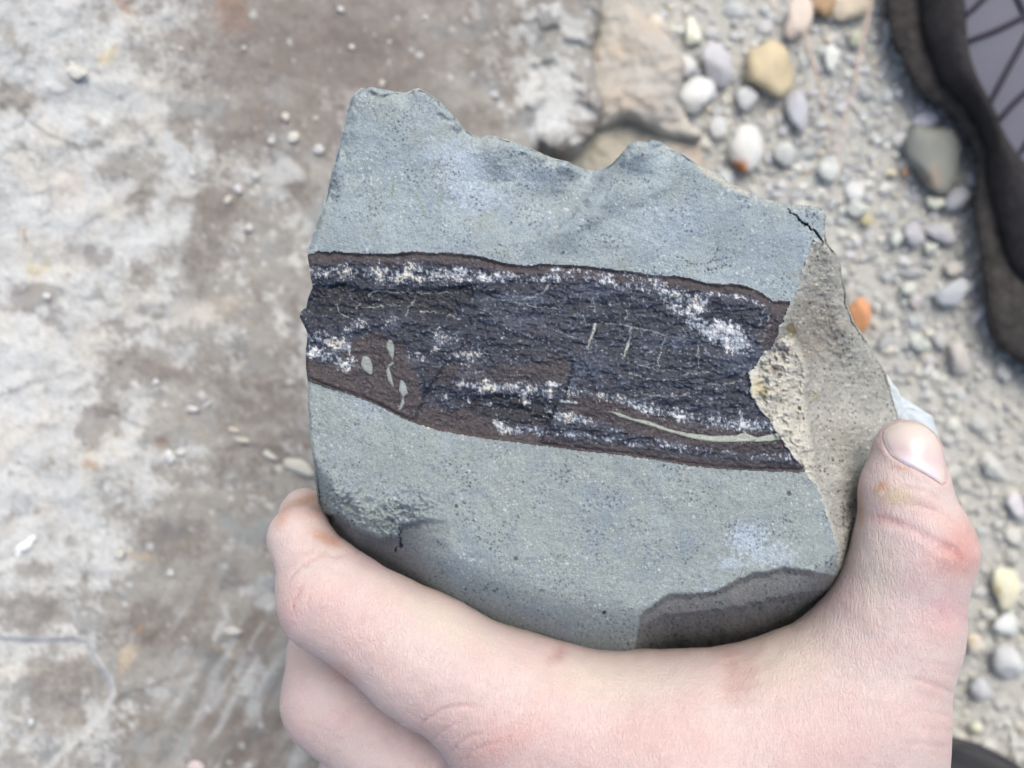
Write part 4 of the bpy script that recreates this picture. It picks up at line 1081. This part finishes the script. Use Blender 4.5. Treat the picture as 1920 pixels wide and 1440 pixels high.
# ---- skin relief
n1 = fbm(hx_, hy_, 120, 3, 301); n2 = fbm(hx_, hy_, 30, 4, 302); n3 = fbm(hx_, hy_, 9, 3, 303)
disp = 0.00022 * n1 + 0.00008 * n2
FOLDS = [  # (polyline px, half width px, depth mm, on the middle finger?)
 ([(1688, 914), (1712, 916), (1736, 922), (1762, 937)], 3.8, 0.174, 0), ([(1690, 947), (1720, 947), (1750, 955), (1775, 968), (1798, 988)], 4.2, 0.174, 0),
 ([(1630, 966), (1655, 972), (1680, 981), (1712, 992), (1745, 1008), (1775, 1026), (1805, 1046)], 7.5, 0.261, 0), ([(1765, 1020), (1785, 1030), (1800, 1046)], 6.2, 0.239, 0), ([(1720, 1000), (1760, 1030), (1800, 1060)], 5.0, 0.109, 0),
 ([(544, 1092), (548, 1078), (562, 1061), (582, 1050), (604, 1043)], 3.8, 0.217, 0), ([(546, 1150), (549, 1130), (556, 1113), (568, 1100)], 4.0, 0.239, 0), ([(560, 1040), (590, 1035), (630, 1042), (668, 1036)], 5.0, 0.152, 0), ([(575, 1140), (580, 1110), (590, 1090)], 3.2, 0.109, 0),
 ([(1030, 1240), (1046, 1226), (1058, 1208)], 11.2, 0.304, 0), ([(784, 1370), (798, 1350), (822, 1335), (850, 1326), (890, 1322)], 4.0, 0.217, 0), ([(842, 1411), (860, 1396), (884, 1378), (905, 1372)], 3.8, 0.217, 0),
 ([(800, 1400), (830, 1370), (870, 1350)], 3.8, 0.131, 0), ([(860, 1430), (900, 1400), (940, 1390)], 3.8, 0.152, 0), ([(1368, 1228), (1376, 1260), (1374, 1300)], 25.0, 0.348, 0), ([(1410, 1240), (1406, 1290)], 17.5, 0.174, 0),
 ([(1700, 1270), (1740, 1280), (1790, 1300)], 5.0, 0.152, 0), ([(1700, 1330), (1750, 1336), (1786, 1342)], 4.2, 0.098, 0), ([(1690, 1392), (1740, 1396), (1784, 1400)], 4.2, 0.098, 0), ([(1720, 1240), (1760, 1246), (1800, 1252)], 3.8, 0.076, 0), ([(1700, 1360), (1745, 1366), (1785, 1370)], 3.8, 0.076, 0), ([(1600, 900), (1616, 905)], 2, 0, 0),
]
for pts, wd, dp, _m in FOLDS:
    d, t = dist_line(hx_ + 3 * n2, hy_ + 3 * n2, pts, wd * 6 + 8)
    fade = np.minimum(ss(0, .2, t), ss(1, .8, t)) * 0.8 + 0.2
    disp -= dp * 1e-3 * np.exp(-(d / wd) ** 2) * facing * fade * (1 - ismid)
    disp += dp * 0.35e-3 * np.exp(-((d - 2.4 * wd) / (1.6 * wd)) ** 2) * facing * fade * (1 - ismid)
# fine parallel wrinkling over the knuckles
def wrinkle(cx, cy, rx, ry, ang, period, amp, seed):
    a = math.radians(ang); u = (hx_ - cx) * math.cos(a) + (hy_ - cy) * math.sin(a); v = -(hx_ - cx) * math.sin(a) + (hy_ - cy) * math.cos(a)
    m = ss(1.0, 0.2, np.hypot(u / rx, v / ry))
    ph = u / period + 1.4 * fbm(hx_, hy_, 40, 3, seed)
    return -amp * 1e-3 * m * facing * np.maximum(0, np.sin(2 * np.pi * ph)) ** 3 * (0.6 + 0.6 * n2)
disp += wrinkle(840, 1385, 110, 70, 55, 17, .14, 311) * (1 - ismid) + wrinkle(575, 1130, 60, 70, 10, 14, .10, 312) * (1 - ismid) + wrinkle(640, 1385, 90, 60, 50, 15, .06, 313) + wrinkle(1745, 985, 70, 60, 75, 13, .08, 314) + wrinkle(1730, 1340, 80, 110, 88, 20, .07, 315) + wrinkle(620, 1045, 60, 30, 75, 10, .07, 316)
# nail bed: the skin sinks slightly under the nail and swells round its folds
NAIL = [(1657, 808), (1656, 822), (1662, 840), (1672, 855), (1684, 864), (1697, 871), (1712, 877), (1730, 886), (1748, 896), (1766, 909), (1774, 905), (1775, 890), (1772, 870), (1768, 850), (1762, 832), (1753, 815), (1738, 800), (1722, 792), (1702, 790), (1682, 793), (1667, 800)]
dn = sd_poly(hx_, hy_, NAIL)
disp -= 0.00035 * ss(5, -4, dn) * facing
cut = ss(780, 860, hy_ + 0 * hx_) * ss(840, 862, hy_ - 0.42 * (hx_ - 1690))
disp += 0.00030 * np.exp(-((dn - 6) / 7) ** 2) * facing * cut
co2 = co + nr * disp[:, None]
me2.vertices.foreach_set('co', co2.astype(np.float32).ravel())

# ---- skin colour
base = lin((224, 203, 201)); pinkc = lin((221, 187, 185)); redc = lin((210, 152, 145)); palec = lin((226, 210, 200)); mauve = lin((214, 186, 190)); ochre = lin((206, 160, 124)); yell = lin((224, 202, 172))
sk = np.tile(base, (nv, 1))
sk = mixc(sk, pinkc, ss(-0.2, 0.6, n1) * 0.5)
def spot(cx, cy, rx, ry, c, a, ang=0.0, soft=0.9):
    global sk
    t = math.radians(ang); u = (hx_ - cx) * math.cos(t) + (hy_ - cy) * math.sin(t); v = -(hx_ - cx) * math.sin(t) + (hy_ - cy) * math.cos(t)
    q = np.hypot(u / rx, v / ry) + 0.12 * n2
    sk = mixc(sk, c, ss(1.0 + soft * 0.2, 1.0 - soft, q) * a)
spot(900, 1390, 260, 110, pinkc, .65, 20); spot(600, 1150, 110, 80, pinkc, .65); spot(700, 1230, 120, 60, pinkc, .4, 38); spot(1150, 1400, 300, 90, pinkc, .45); spot(1560, 1400, 220, 130, pinkc, .45)  # pink skin tone, also painting the shading below the index finger's top edge
spot(820, 1150, 170, 44, palec, .8, 33); spot(1140, 1270, 190, 60, palec, .7, 3); spot(1480, 1220, 130, 90, palec, .8, -35); spot(1640, 1090, 60, 100, palec, .75, 10)  # pale skin tone, the first spot painting the brighter top edge of the index
spot(1385, 1265, 60, 70, lin((210, 184, 176)), .35, 0, 1.0); spot(1048, 1224, 24, 24, lin((208, 174, 172)), .35, 0, 1.0); spot(930, 1400, 110, 36, lin((216, 170, 164)), .5, -30)  # the first two spots paint soft fold shadows into the skin colour
spot(1800, 1034, 60, 80, redc, .75, 10, 1.0); spot(1760, 1050, 70, 50, lin((214, 168, 166)), .4, 0, 1.0); spot(1725, 1000, 70, 36, mauve, .6, 20); spot(1665, 975, 44, 14, lin((206, 158, 158)), .55, 8); spot(1745, 960, 60, 26, pinkc, .6, 25)
spot(1680, 930, 50, 26, yell, .7, 15); spot(1652, 912, 22, 11, ochre, .75, -45); spot(1685, 878, 26, 7, ochre, .6, 5); spot(1615, 960, 10, 50, ochre, .45); spot(1775, 1150, 60, 60, lin((218, 172, 176)), .65); spot(1740, 1180, 60, 40, pinkc, .5)
spot(572, 938, 44, 14, lin((196, 146, 118)), .7, -12); spot(530, 970, 14, 34, lin((200, 150, 122)), .6, 25); spot(615, 1010, 46, 15, lin((206, 154, 130)), .75, 25); spot(590, 960, 40, 18, lin((212, 168, 160)), .6); spot(690, 1055, 40, 14, lin((206, 176, 184)), .5, 25); spot(760, 1100, 60, 16, lin((214, 194, 196)), .5, 30)
spot(640, 1260, 40, 30, lin((216, 168, 162)), .6, 30); spot(545, 1330, 40, 90, lin((226, 196, 196)), .5); spot(545, 1150, 22, 50, lin((224, 184, 186)), .6)
for pts, wd, dp, _m in FOLDS:
    d, t = dist_line(hx_ + 3 * n2, hy_ + 3 * n2, pts, wd * 6 + 8)
    sk = mixc(sk, sk * np.array([0.95, 0.86, 0.85]), np.exp(-(d / (wd * 0.9)) ** 2) * facing * min(1, dp * 3.2) * (1 - ismid))  # folds tinted darker and redder, the broad ones as painted soft shadow
sk = mixc(sk, lin((214, 176, 178)), ss(10, 2, np.abs(dn)) * 0.4 * facing)
n4 = fbm(hx_, hy_, 4.5, 3, 305, gain=0.8)
sk = mixc(sk, pinkc, ss(0.1, 0.7, n3) * 0.25)
sk = mixc(sk, palec, ss(0.35, 0.8, n4) * 0.45)
sk = sk * (1 + 0.025 * n2 + 0.03 * n3 + 0.03 * n4)[:, None]
sk = sk * 0.81
set_col(me2, np.clip(sk, 0.02, 0.9))
me2.polygons.foreach_set('use_smooth', np.ones(len(me2.polygons), bool))
tag(hand, 'pale bare hand gripping the grey rock, thumb upright on its right side', 'hand')

# ---- thumbnail: a thin curved plate laid on the thumb
rp = rough_poly(NAIL, 5, 0.25, 331); 
ga = np.arange(1650, 1782, 1.6); gb = np.arange(784, 916, 1.6)
A, B = np.meshgrid(ga, gb); sh = A.shape; a = A.ravel().copy(); b = B.ravel().copy()
i_, ex, ey, db_ = outline_grid(ga, gb, rp, 30)
G = i_.reshape(sh); kp = (G[:-1, :-1].astype(int) + G[:-1, 1:] + G[1:, 1:] + G[1:, :-1]) >= 2
s_ = ((~i_) | (db_ < 0.6)) & (db_ < 2.6); a = np.where(s_, ex, a); b = np.where(s_, ey, b)
lo = np.full(a.shape, 0.160); hi = lo.copy(); found = np.zeros(a.shape, bool)
dep = np.full(a.shape, 0.170)
for _ in range(60):                                          # walk down each line of sight to the skin
    sd = hand_sdf(P(a, b, dep)); dep = dep + np.clip(sd, -0.002, 0.004) * 0.9
ok = np.abs(hand_sdf(P(a, b, dep))) < 5e-4
dep = np.where(ok, dep, 0.1915)
inn = np.where(i_, db_, 0)
dep = dep - 0.00012 - 0.00018 * ss(0, 9, inn) + 0.0002 * ss(5, 0, inn) * (b > 862 + 0.40 * (a - 1690))
nc = np.tile(lin((228, 205, 200)), (len(a), 1))
nc = mixc(nc, lin((226, 212, 200)), ss(812, 794, b) * 0.6)
nc = mixc(nc, lin((218, 184, 192)), np.exp(-((b - 852 - 0.25 * (a - 1715)) / 14) ** 2) * 0.6)
lun = (a - 1726) * 0.90 + (b - 872) * 0.44; lvn = -(a - 1726) * 0.44 + (b - 872) * 0.90
nc = mixc(nc, lin((226, 208, 220)), ss(1.1, 0.7, np.hypot(lun / 46, (lvn - 4) / 15)) * 0.8)
nc = mixc(nc, lin((214, 178, 186)), ss(1765, 1774, a) * 0.6)
nc = mixc(nc, lin((236, 228, 220)), ss(5, 1, inn) * (a < 1690) * 0.6) * 0.85
nv_, nf_, nc_ = compact(P(a, b, dep), grid_faces(np.arange(len(a)).reshape(sh), kp), nc)
nail = mesh_obj('thumbnail', nv_, nf_, M_nail, hand, col=nc_)
sol = nail.modifiers.new('thick', 'SOLIDIFY'); sol.thickness = 0.00025; sol.offset = -1

# ---- fine pale hairs and dry skin threads on the back of the hand
M_hair = material('fine_hair', 0.45, 0.4, const=tuple(lin((236, 226, 218))))
rh = np.random.default_rng(77)
cand = np.nonzero((facing > 0.6) & (hy_ > 1040) & (hy_ < 1480) & (hx_ < 1780))[0]
pr = np.exp(-((hx_ - 760) / 230) ** 2 - ((hy_ - 1260) / 160) ** 2) + 0.5 * np.exp(-((hx_ - 600) / 120) ** 2 - ((hy_ - 1390) / 80) ** 2) + 0.10
pr = pr[cand]; pk = rh.choice(cand, 650, replace=False, p=pr / pr.sum())
hvv, hff = [], []
for j in pk:
    N_ = nr[j]; a0 = math.radians(rh.normal(205, 28)); tdir = np.array([math.cos(a0), math.sin(a0), 0.0]); tdir -= N_ * (tdir @ N_); tdir /= np.linalg.norm(tdir)
    Ln = rh.uniform(0.8e-3, 2.6e-3); sd_ = np.cross(N_, tdir); bend = rh.normal(0, 0.35)
    rad = rh.uniform(0.016e-3, 0.032e-3)
    o_ = len(hvv)
    for k in range(5):
        t = k / 4
        c_ = co2[j] + tdir * Ln * t + sd_ * Ln * bend * t * t + N_ * (0.00003 + 0.00016 * math.sin(t * 2.2) * Ln / 2e-3)
        rr_ = rad * (1 - 0.7 * t)
        for u in range(3):
            an = u * 2.0944
            hvv.append(c_ + (sd_ * math.cos(an) + N_ * math.sin(an)) * rr_)
    for k in range(4):
        for u in range(3):
            hff.append((o_ + k * 3 + u, o_ + k * 3 + (u + 1) % 3, o_ + k * 3 + 3 + (u + 1) % 3, o_ + k * 3 + 3 + u))
hairs = mesh_obj('fine_hairs', np.array(hvv), np.array(hff), M_hair, hand)
tag(hairs, kind='stuff')


# ------------------------------------------------------------------ grains and fragments on the boulder
def on_slab(px, py):
    return float(slab_depth(np.array([float(px)]), np.array([float(py)]))[0])
GR = [
 (144, 136, 20, 15, 10, (208, 206, 200), 'triangular white pebble on the pale upper left of the boulder'),
 (134, 120, 9, 5, -15, (200, 198, 192), 'small white flake touching the triangular white pebble'),
 (534, 220, 9, 9, 0, (206, 200, 188), 'round cream grain, upper one of the group left of the rock top'),
 (549, 257, 13, 10, -30, (202, 200, 196), 'lumpy double pale grain below the round cream one'),
 (508, 265, 9, 8, 0, (190, 190, 190), 'grey grain left of the lumpy double grain'),
 (597, 281, 11, 10, 0, (196, 198, 204), 'round pale blue-white grain closest to the rock left edge'),
 (480, 330, 9, 9, 0, (188, 190, 190), 'grey round grain in the middle of the boulder'),
 (445, 355, 9, 10, 0, (198, 198, 206), 'bluish white round grain, lower left of the grey round grain'),
 (428, 376, 9, 9, 0, (194, 190, 182), 'beige grain beside the bluish white one'),
 (360, 324, 7, 9, 0, (192, 194, 196), 'pale grain at the edge of the brown bare patch'),
 (467, 428, 9, 9, 20, (186, 188, 190), 'pale grain low on the brown area left of the rock'),
 (591, 222, 5, 5, 0, (192, 192, 190), 'tiny grain between the cream and blue-white grains'),
 (638, 18, 8, 6, 30, (206, 206, 204), 'white grain near the top edge above the rock'),
 (659, 89, 6, 6, 0, (202, 198, 190), 'small cream grain above the rock top'),
 (797, 34, 6, 5, 0, (196, 196, 200), 'small pale grain at the top centre of the boulder'),
 (874, 98, 5, 4, 0, (200, 184, 164), 'tiny peach grain top centre of the boulder'),
 (730, 78, 5, 4, 0, (192, 184, 172), 'tiny buff grain beside a rusty patch'),
 (927, 178, 11, 9, 0, (182, 182, 188), 'rounded pale bump-like grain right of the rock top'),
 (716, 158, 7, 9, 0, (188, 184, 176), 'cream grain just over the top edge of the rock'),
 (338, 92, 6, 6, 0, (202, 194, 184), 'peach-white grain on the dark patch in the upper left'),
 (305, 147, 5, 4, 0, (206, 196, 188), 'tiny pinkish grain upper left of the boulder'),
 (457, 90, 5, 5, 0, (188, 186, 182), 'tiny grey-white grain near the rust streak'),
 (320, 1074, 8, 8, 0, (196, 196, 196), 'round white grain on the lower boulder'),
 (226, 1040, 12, 9, -40, (198, 194, 186), 'chipped cream grain on the lower boulder'),
 (433, 1184, 20, 9, 6, (192, 186, 184), 'long whitish fragment left of the bent finger'),
 (292, 716, 8, 6, 0, (214, 214, 216), 'white shiny grain on the brown patch'),
 (368, 1436, 17, 10, 0, (214, 196, 200), 'pink-white pebble at the bottom edge'),
 (58, 1355, 7, 8, 0, (196, 200, 204), 'blue-white grain beside the ledge crack'),
 (437, 806, 16, 5, 8, (202, 190, 172), 'upper pale elongated shell fragment'),
 (452, 825, 19, 6, 9, (206, 196, 184), 'lower pale elongated shell fragment'),
 (503, 853, 20, 7, 36, (196, 194, 188), 'slanting pale shell fragment between the elongated ones and the big one'),
 (560, 874, 36, 15, 20, (192, 190, 182), 'big pale shell fragment poking out beside the rock above the fingertip'),
 (318, 855, 17, 11, 60, (204, 206, 212), 'white chalky fragment below the rust blob'),
 (338, 848, 10, 8, 0, (200, 200, 204), 'small chalky fragment right of the white chalky one'),
 (358, 767, 16, 6, 5, (206, 204, 208), 'white streak-like flake left of the fossil band'),
 (385, 760, 14, 3, -35, (198, 194, 198), 'thin white sliver at the end of the streak-like flake'),
 (88, 556, 9, 7, 20, (208, 208, 212), 'bright white grain on the dark mottled patch at the left'),
]
for i, (px, py, rx, ry, rot, c, lab) in enumerate(GR):
    nm, cat = ('fragment', 'fragment') if ('fragment' in lab or 'flake' in lab or 'sliver' in lab) else (('grain', 'grain') if 'grain' in lab else ('pebble', 'pebble'))
    pebble(px, py, rx, ry, rot, c, lab, 500 + i, depth=on_slab(px, py), flat=0.55, name=nm, cat=cat, group='grit and fragments lying on the boulder', sink=0.3, sub=2 if max(rx, ry) < 12 else 3)
# the white dropping: two joined blobs, one mesh
def blob_chain(name, pts, mat, col, depthf, flat, sub=3):
    vs, fs, off = [], [], 0
    for i, (px, py, r) in enumerate(pts):
        dep = depthf(px, py); k = WD * dep / 1920
        v, f = stone_shape(sub, 700 + i, 0.1)
        vs.append(v * np.array([r * k, r * k, r * k * flat]) + np.array(p1(px, py, dep - r * k * flat * 0.4)))
        fs.append(f + off); off += len(v)
    return mesh_obj(name, np.concatenate(vs), np.concatenate(fs), mat, col=np.tile(lin(col), (off, 1)))
o = blob_chain('bird_dropping', [(36, 1031, 8), (43, 1026, 9), (51, 1021, 9), (58, 1014, 8), (63, 1009, 6), (34, 1040, 5)], M_peb, (232, 234, 236), on_slab, 0.5)
tag(o, 'bright white bird dropping at the left of the boulder', 'bird dropping')

# ------------------------------------------------------------------ dry needles
def tube(name, pts, radii, mat, parent=None, col=None, seg=8):
    pts = np.array(pts, float); n = len(pts)
    tan_ = np.gradient(pts, axis=0); tan_ /= np.linalg.norm(tan_, axis=1)[:, None]
    up = np.array([0, 0, 1.0])
    s = np.cross(tan_, up); s /= np.linalg.norm(s, axis=1)[:, None] + 1e-12
    u = np.cross(s, tan_)
    a = np.arange(seg) * 2 * np.pi / seg
    r = np.broadcast_to(np.asarray(radii, float), (n,))
    v = pts[:, None] + r[:, None, None] * (np.cos(a)[None, :, None] * s[:, None] + np.sin(a)[None, :, None] * u[:, None])
    i = np.arange(n - 1)[:, None] * seg; j = np.arange(seg)[None]; k = (j + 1) % seg
    q = np.stack([i + j, i + k, i + seg + k, i + seg + j], -1).reshape(-1, 4)
    vv = np.concatenate([v.reshape(-1, 3), pts[:1], pts[-1:]])
    return mesh_obj(name, vv, q, mat, parent, col=None if col is None else np.tile(col, (len(vv), 1)))
def smooth_pts(pts, n):
    pts = np.array(pts, float); t = np.linspace(0, len(pts) - 1, n)
    out = np.zeros((n, pts.shape[1]))
    m = np.gradient(pts, axis=0)
    for i, q in enumerate(t):
        k = min(int(q), len(pts) - 2); u = q - k
        h = (2*u**3 - 3*u**2 + 1, u**3 - 2*u**2 + u, -2*u**3 + 3*u**2, u**3 - u**2)
        out[i] = h[0] * pts[k] + h[1] * m[k] + h[2] * pts[k + 1] + h[3] * m[k + 1]
    return out
M_needle = material('dry_needle', 0.6, 0.3, const=tuple(lin((200, 176, 162))))
def needle(pts, label):
    q = smooth_pts([p1(x, y, CAM_H - z) for x, y, z in pts], 24)
    o = tube('pine_needle', q, np.linspace(0.0006, 0.0003, 24), M_needle)
    tag(o, label, 'pine needle', 'dry needles on the gravel')
needle([(1640, -30, .010), (1628, 30, .009), (1612, 100, .008), (1600, 170, .007), (1585, 215, .006), (1570, 290, .006)], 'longer dry orange needle running up to the top edge')
needle([(1508, 60, .008), (1520, 105, .008), (1535, 150, .007), (1550, 215, .007), (1566, 288, .006)], 'shorter dry orange needle on the left of the crossing pair')

# ------------------------------------------------------------------ the boots
M_rand = material('muddy_rubber', 0.8, 0.25, grain=220, var=0.7, bump=0.0016, bump_scale=420, const=tuple(lin((66, 63, 62))))
M_rand2 = material('dark_leather', 0.75, 0.25, grain=200, var=0.6, bump=0.0012, bump_scale=260, const=tuple(lin((46, 44, 47))))
M_fab = material('grey_fabric', 0.9, 0.2, grain=2500, var=0.12, bump=0.0003, bump_scale=2600, const=tuple(lin((118, 117, 130))))
M_seam = material('dark_thread', 0.8, 0.2, const=tuple(lin((62, 60, 72))))
def closed_smooth(pts, n):
    pts = np.array(pts, float); m = (np.roll(pts, -1, 0) - np.roll(pts, 1, 0)) / 2
    out = []
    for q in np.linspace(0, len(pts), n, endpoint=False):
        k = int(q); u = q - k; k2 = (k + 1) % len(pts)
        h = (2*u**3 - 3*u**2 + 1, u**3 - 2*u**2 + u, -2*u**3 + 3*u**2, u**3 - u**2)
        out.append(h[0] * pts[k] + h[1] * m[k] + h[2] * pts[k2] + h[3] * m[k2])
    return np.array(out)
def loft(name, rings, mat, parent, cap=True):
    n = len(rings[0]); vs = np.concatenate(rings); qs = []
    for r in range(len(rings) - 1):
        i = np.arange(n); j = (i + 1) % n
        qs.append(np.stack([r * n + i, r * n + j, (r + 1) * n + j, (r + 1) * n + i], -1))
    f = np.concatenate(qs)
    if cap:
        c = rings[-1].mean(0); vs = np.concatenate([vs, c[None]])
        b = (len(rings) - 1) * n; i = np.arange(n)
        f = np.concatenate([f, np.stack([b + i, b + (i + 1) % n, np.full(n, len(vs) - 1), np.full(n, len(vs) - 1)], -1)])
        faces = [tuple(dict.fromkeys(q)) for q in f.tolist()]
        return mesh_obj(name, vs, faces, mat, parent)
    return mesh_obj(name, vs, f, mat, parent)
BOOT = [(1660, -20), (1668, 60), (1690, 110), (1722, 172), (1770, 205), (1802, 240), (1832, 310), (1826, 390), (1834, 460), (1845, 540), (1857, 615), (1880, 655), (1925, 690), (2010, 740), (2130, 750), (2250, 680), (2330, 540), (2340, 300), (2290, 20), (2220, -300), (2120, -560), (1960, -700), (1790, -680), (1680, -520), (1640, -260)]
bo = closed_smooth(BOOT, 160)
INN = [(1785, -60), (1806, 0), (1812, 80), (1828, 140), (1862, 205), (1888, 265), (1925, 312), (1985, 350), (2080, 330), (2160, 230), (2170, 60), (2130, -180), (2060, -400), (1960, -500), (1860, -480), (1800, -330)]
bi = closed_smooth(INN, 160)
# match both loops by angle about the boot's axis
def by_angle(loop, c, n):
    a = np.arctan2(loop[:, 1] - c[1], loop[:, 0] - c[0]); o = np.argsort(a); a = a[o]; l = loop[o]
    t = np.linspace(-np.pi, np.pi, n, endpoint=False)
    A = np.concatenate([a - 2 * np.pi, a, a + 2 * np.pi]); Lp = np.concatenate([l, l, l])
    return np.stack([np.interp(t, A, Lp[:, 0]), np.interp(t, A, Lp[:, 1])], -1)
NB = 220
bo = by_angle(bo, (2020, 20), NB); bi = by_angle(bi, (2020, 20), NB)
def ring(loop, z): return P(loop[:, 0], loop[:, 1], np.full(len(loop), CAM_H - z * 0.6))
boot = thing('boot', None, 'dark muddy boot with grey quilted panel and dark stitching, entering at the upper right', 'boot')
jag = bo + (5 * np.sin(np.arange(NB) * 1.9) + 4 * np.cos(np.arange(NB) * 0.83))[:, None] * ((bo - bo.mean(0)) / np.linalg.norm(bo - bo.mean(0), axis=1)[:, None])
m1 = bo * 0.70 + bi * 0.30; m2 = bo * 0.5 + bi * 0.5; m3 = bo * 0.16 + bi * 0.84
loft('sole', [ring(bo, -0.002), ring(jag, 0.006), ring(bo, 0.012), ring(bo * .93 + bi * .07, 0.0165), ring(m1, 0.018), ring(m2, 0.018)], M_rand, boot, cap=False)
loft('rand', [ring(bo * .60 + bi * .40, 0.010), ring(bo * .58 + bi * .42, 0.019), ring(m2, 0.026), ring(m3, 0.038), ring(bi, 0.040), ring(bi * .97 + bi.mean(0) * .03, 0.037)], M_rand2, boot, cap=False)
ic = bi.mean(0)
def dome(t): return 0.038 + 0.012 * (1 - (1 - t) ** 2)
loft('upper_panel', [ring(bi * (1 - t) + ic * t, dome(t)) for t in (0.0, .05, .12, .22, .35, .5, .7, .88)], M_fab, boot)
def seam(pts):
    qs = []
    for x, y in smooth_pts(pts, 14):
        v = np.array([x, y]); rel = v - ic
        ang = np.arctan2(rel[1], rel[0])
        ab = np.arctan2((bi - ic)[:, 1], (bi - ic)[:, 0]); k = np.argmin(np.abs(np.angle(np.exp(1j * (ab - ang)))))
        t = 1 - np.linalg.norm(rel) / np.linalg.norm(bi[k] - ic)
        qs.append(p1(x, y, CAM_H - dome(max(t, 0)) * 0.6 - 0.0002))
    tube('stitched_seam', qs, 0.0011, M_seam, boot)
seam([(1818, 76), (1870, 56), (1930, 26)])
seam([(1812, 28), (1832, 10), (1860, -20)])
seam([(1858, 190), (1890, 130), (1932, 55)])
seam([(1876, 222), (1905, 190), (1960, 140)])
seam([(1905, -10), (1918, 18), (1940, 60)])
seam([(1915, 285), (1950, 230), (2010, 160)])

M_black = material('black_rubber', 0.28, 0.5, grain=300, var=0.25, bump=0.0001, bump_scale=400, const=tuple(lin((36, 37, 45))))
B2 = [(1700, 1382), (1760, 1380), (1800, 1385), (1845, 1400), (1880, 1417), (1915, 1440), (1960, 1490), (2000, 1580), (2010, 1760), (1980, 2050), (1920, 2500), (1800, 2750), (1640, 2760), (1540, 2550), (1490, 2100), (1470, 1760), (1500, 1560), (1580, 1430)]
b2 = closed_smooth(B2, 160); c2 = np.array([1745, 1800.])
rub = thing('rubber_boot', None, 'glossy black rubber boot toe at the lower right corner beneath the wrist', 'boot')
def r2(t, z): return ring(b2 * (1 - t) + c2 * t, z)
loft('sole', [r2(0.0, -0.002), r2(-0.004, 0.004), r2(0.0, 0.010), r2(0.02, 0.011)], M_black, rub, cap=False)
loft('upper', [r2(0.018, 0.008), r2(0.022, 0.014), r2(0.05, 0.026), r2(0.10, 0.036), r2(0.2, 0.046), r2(0.4, 0.056), r2(0.7, 0.062), r2(.9, .063)], M_black, rub)
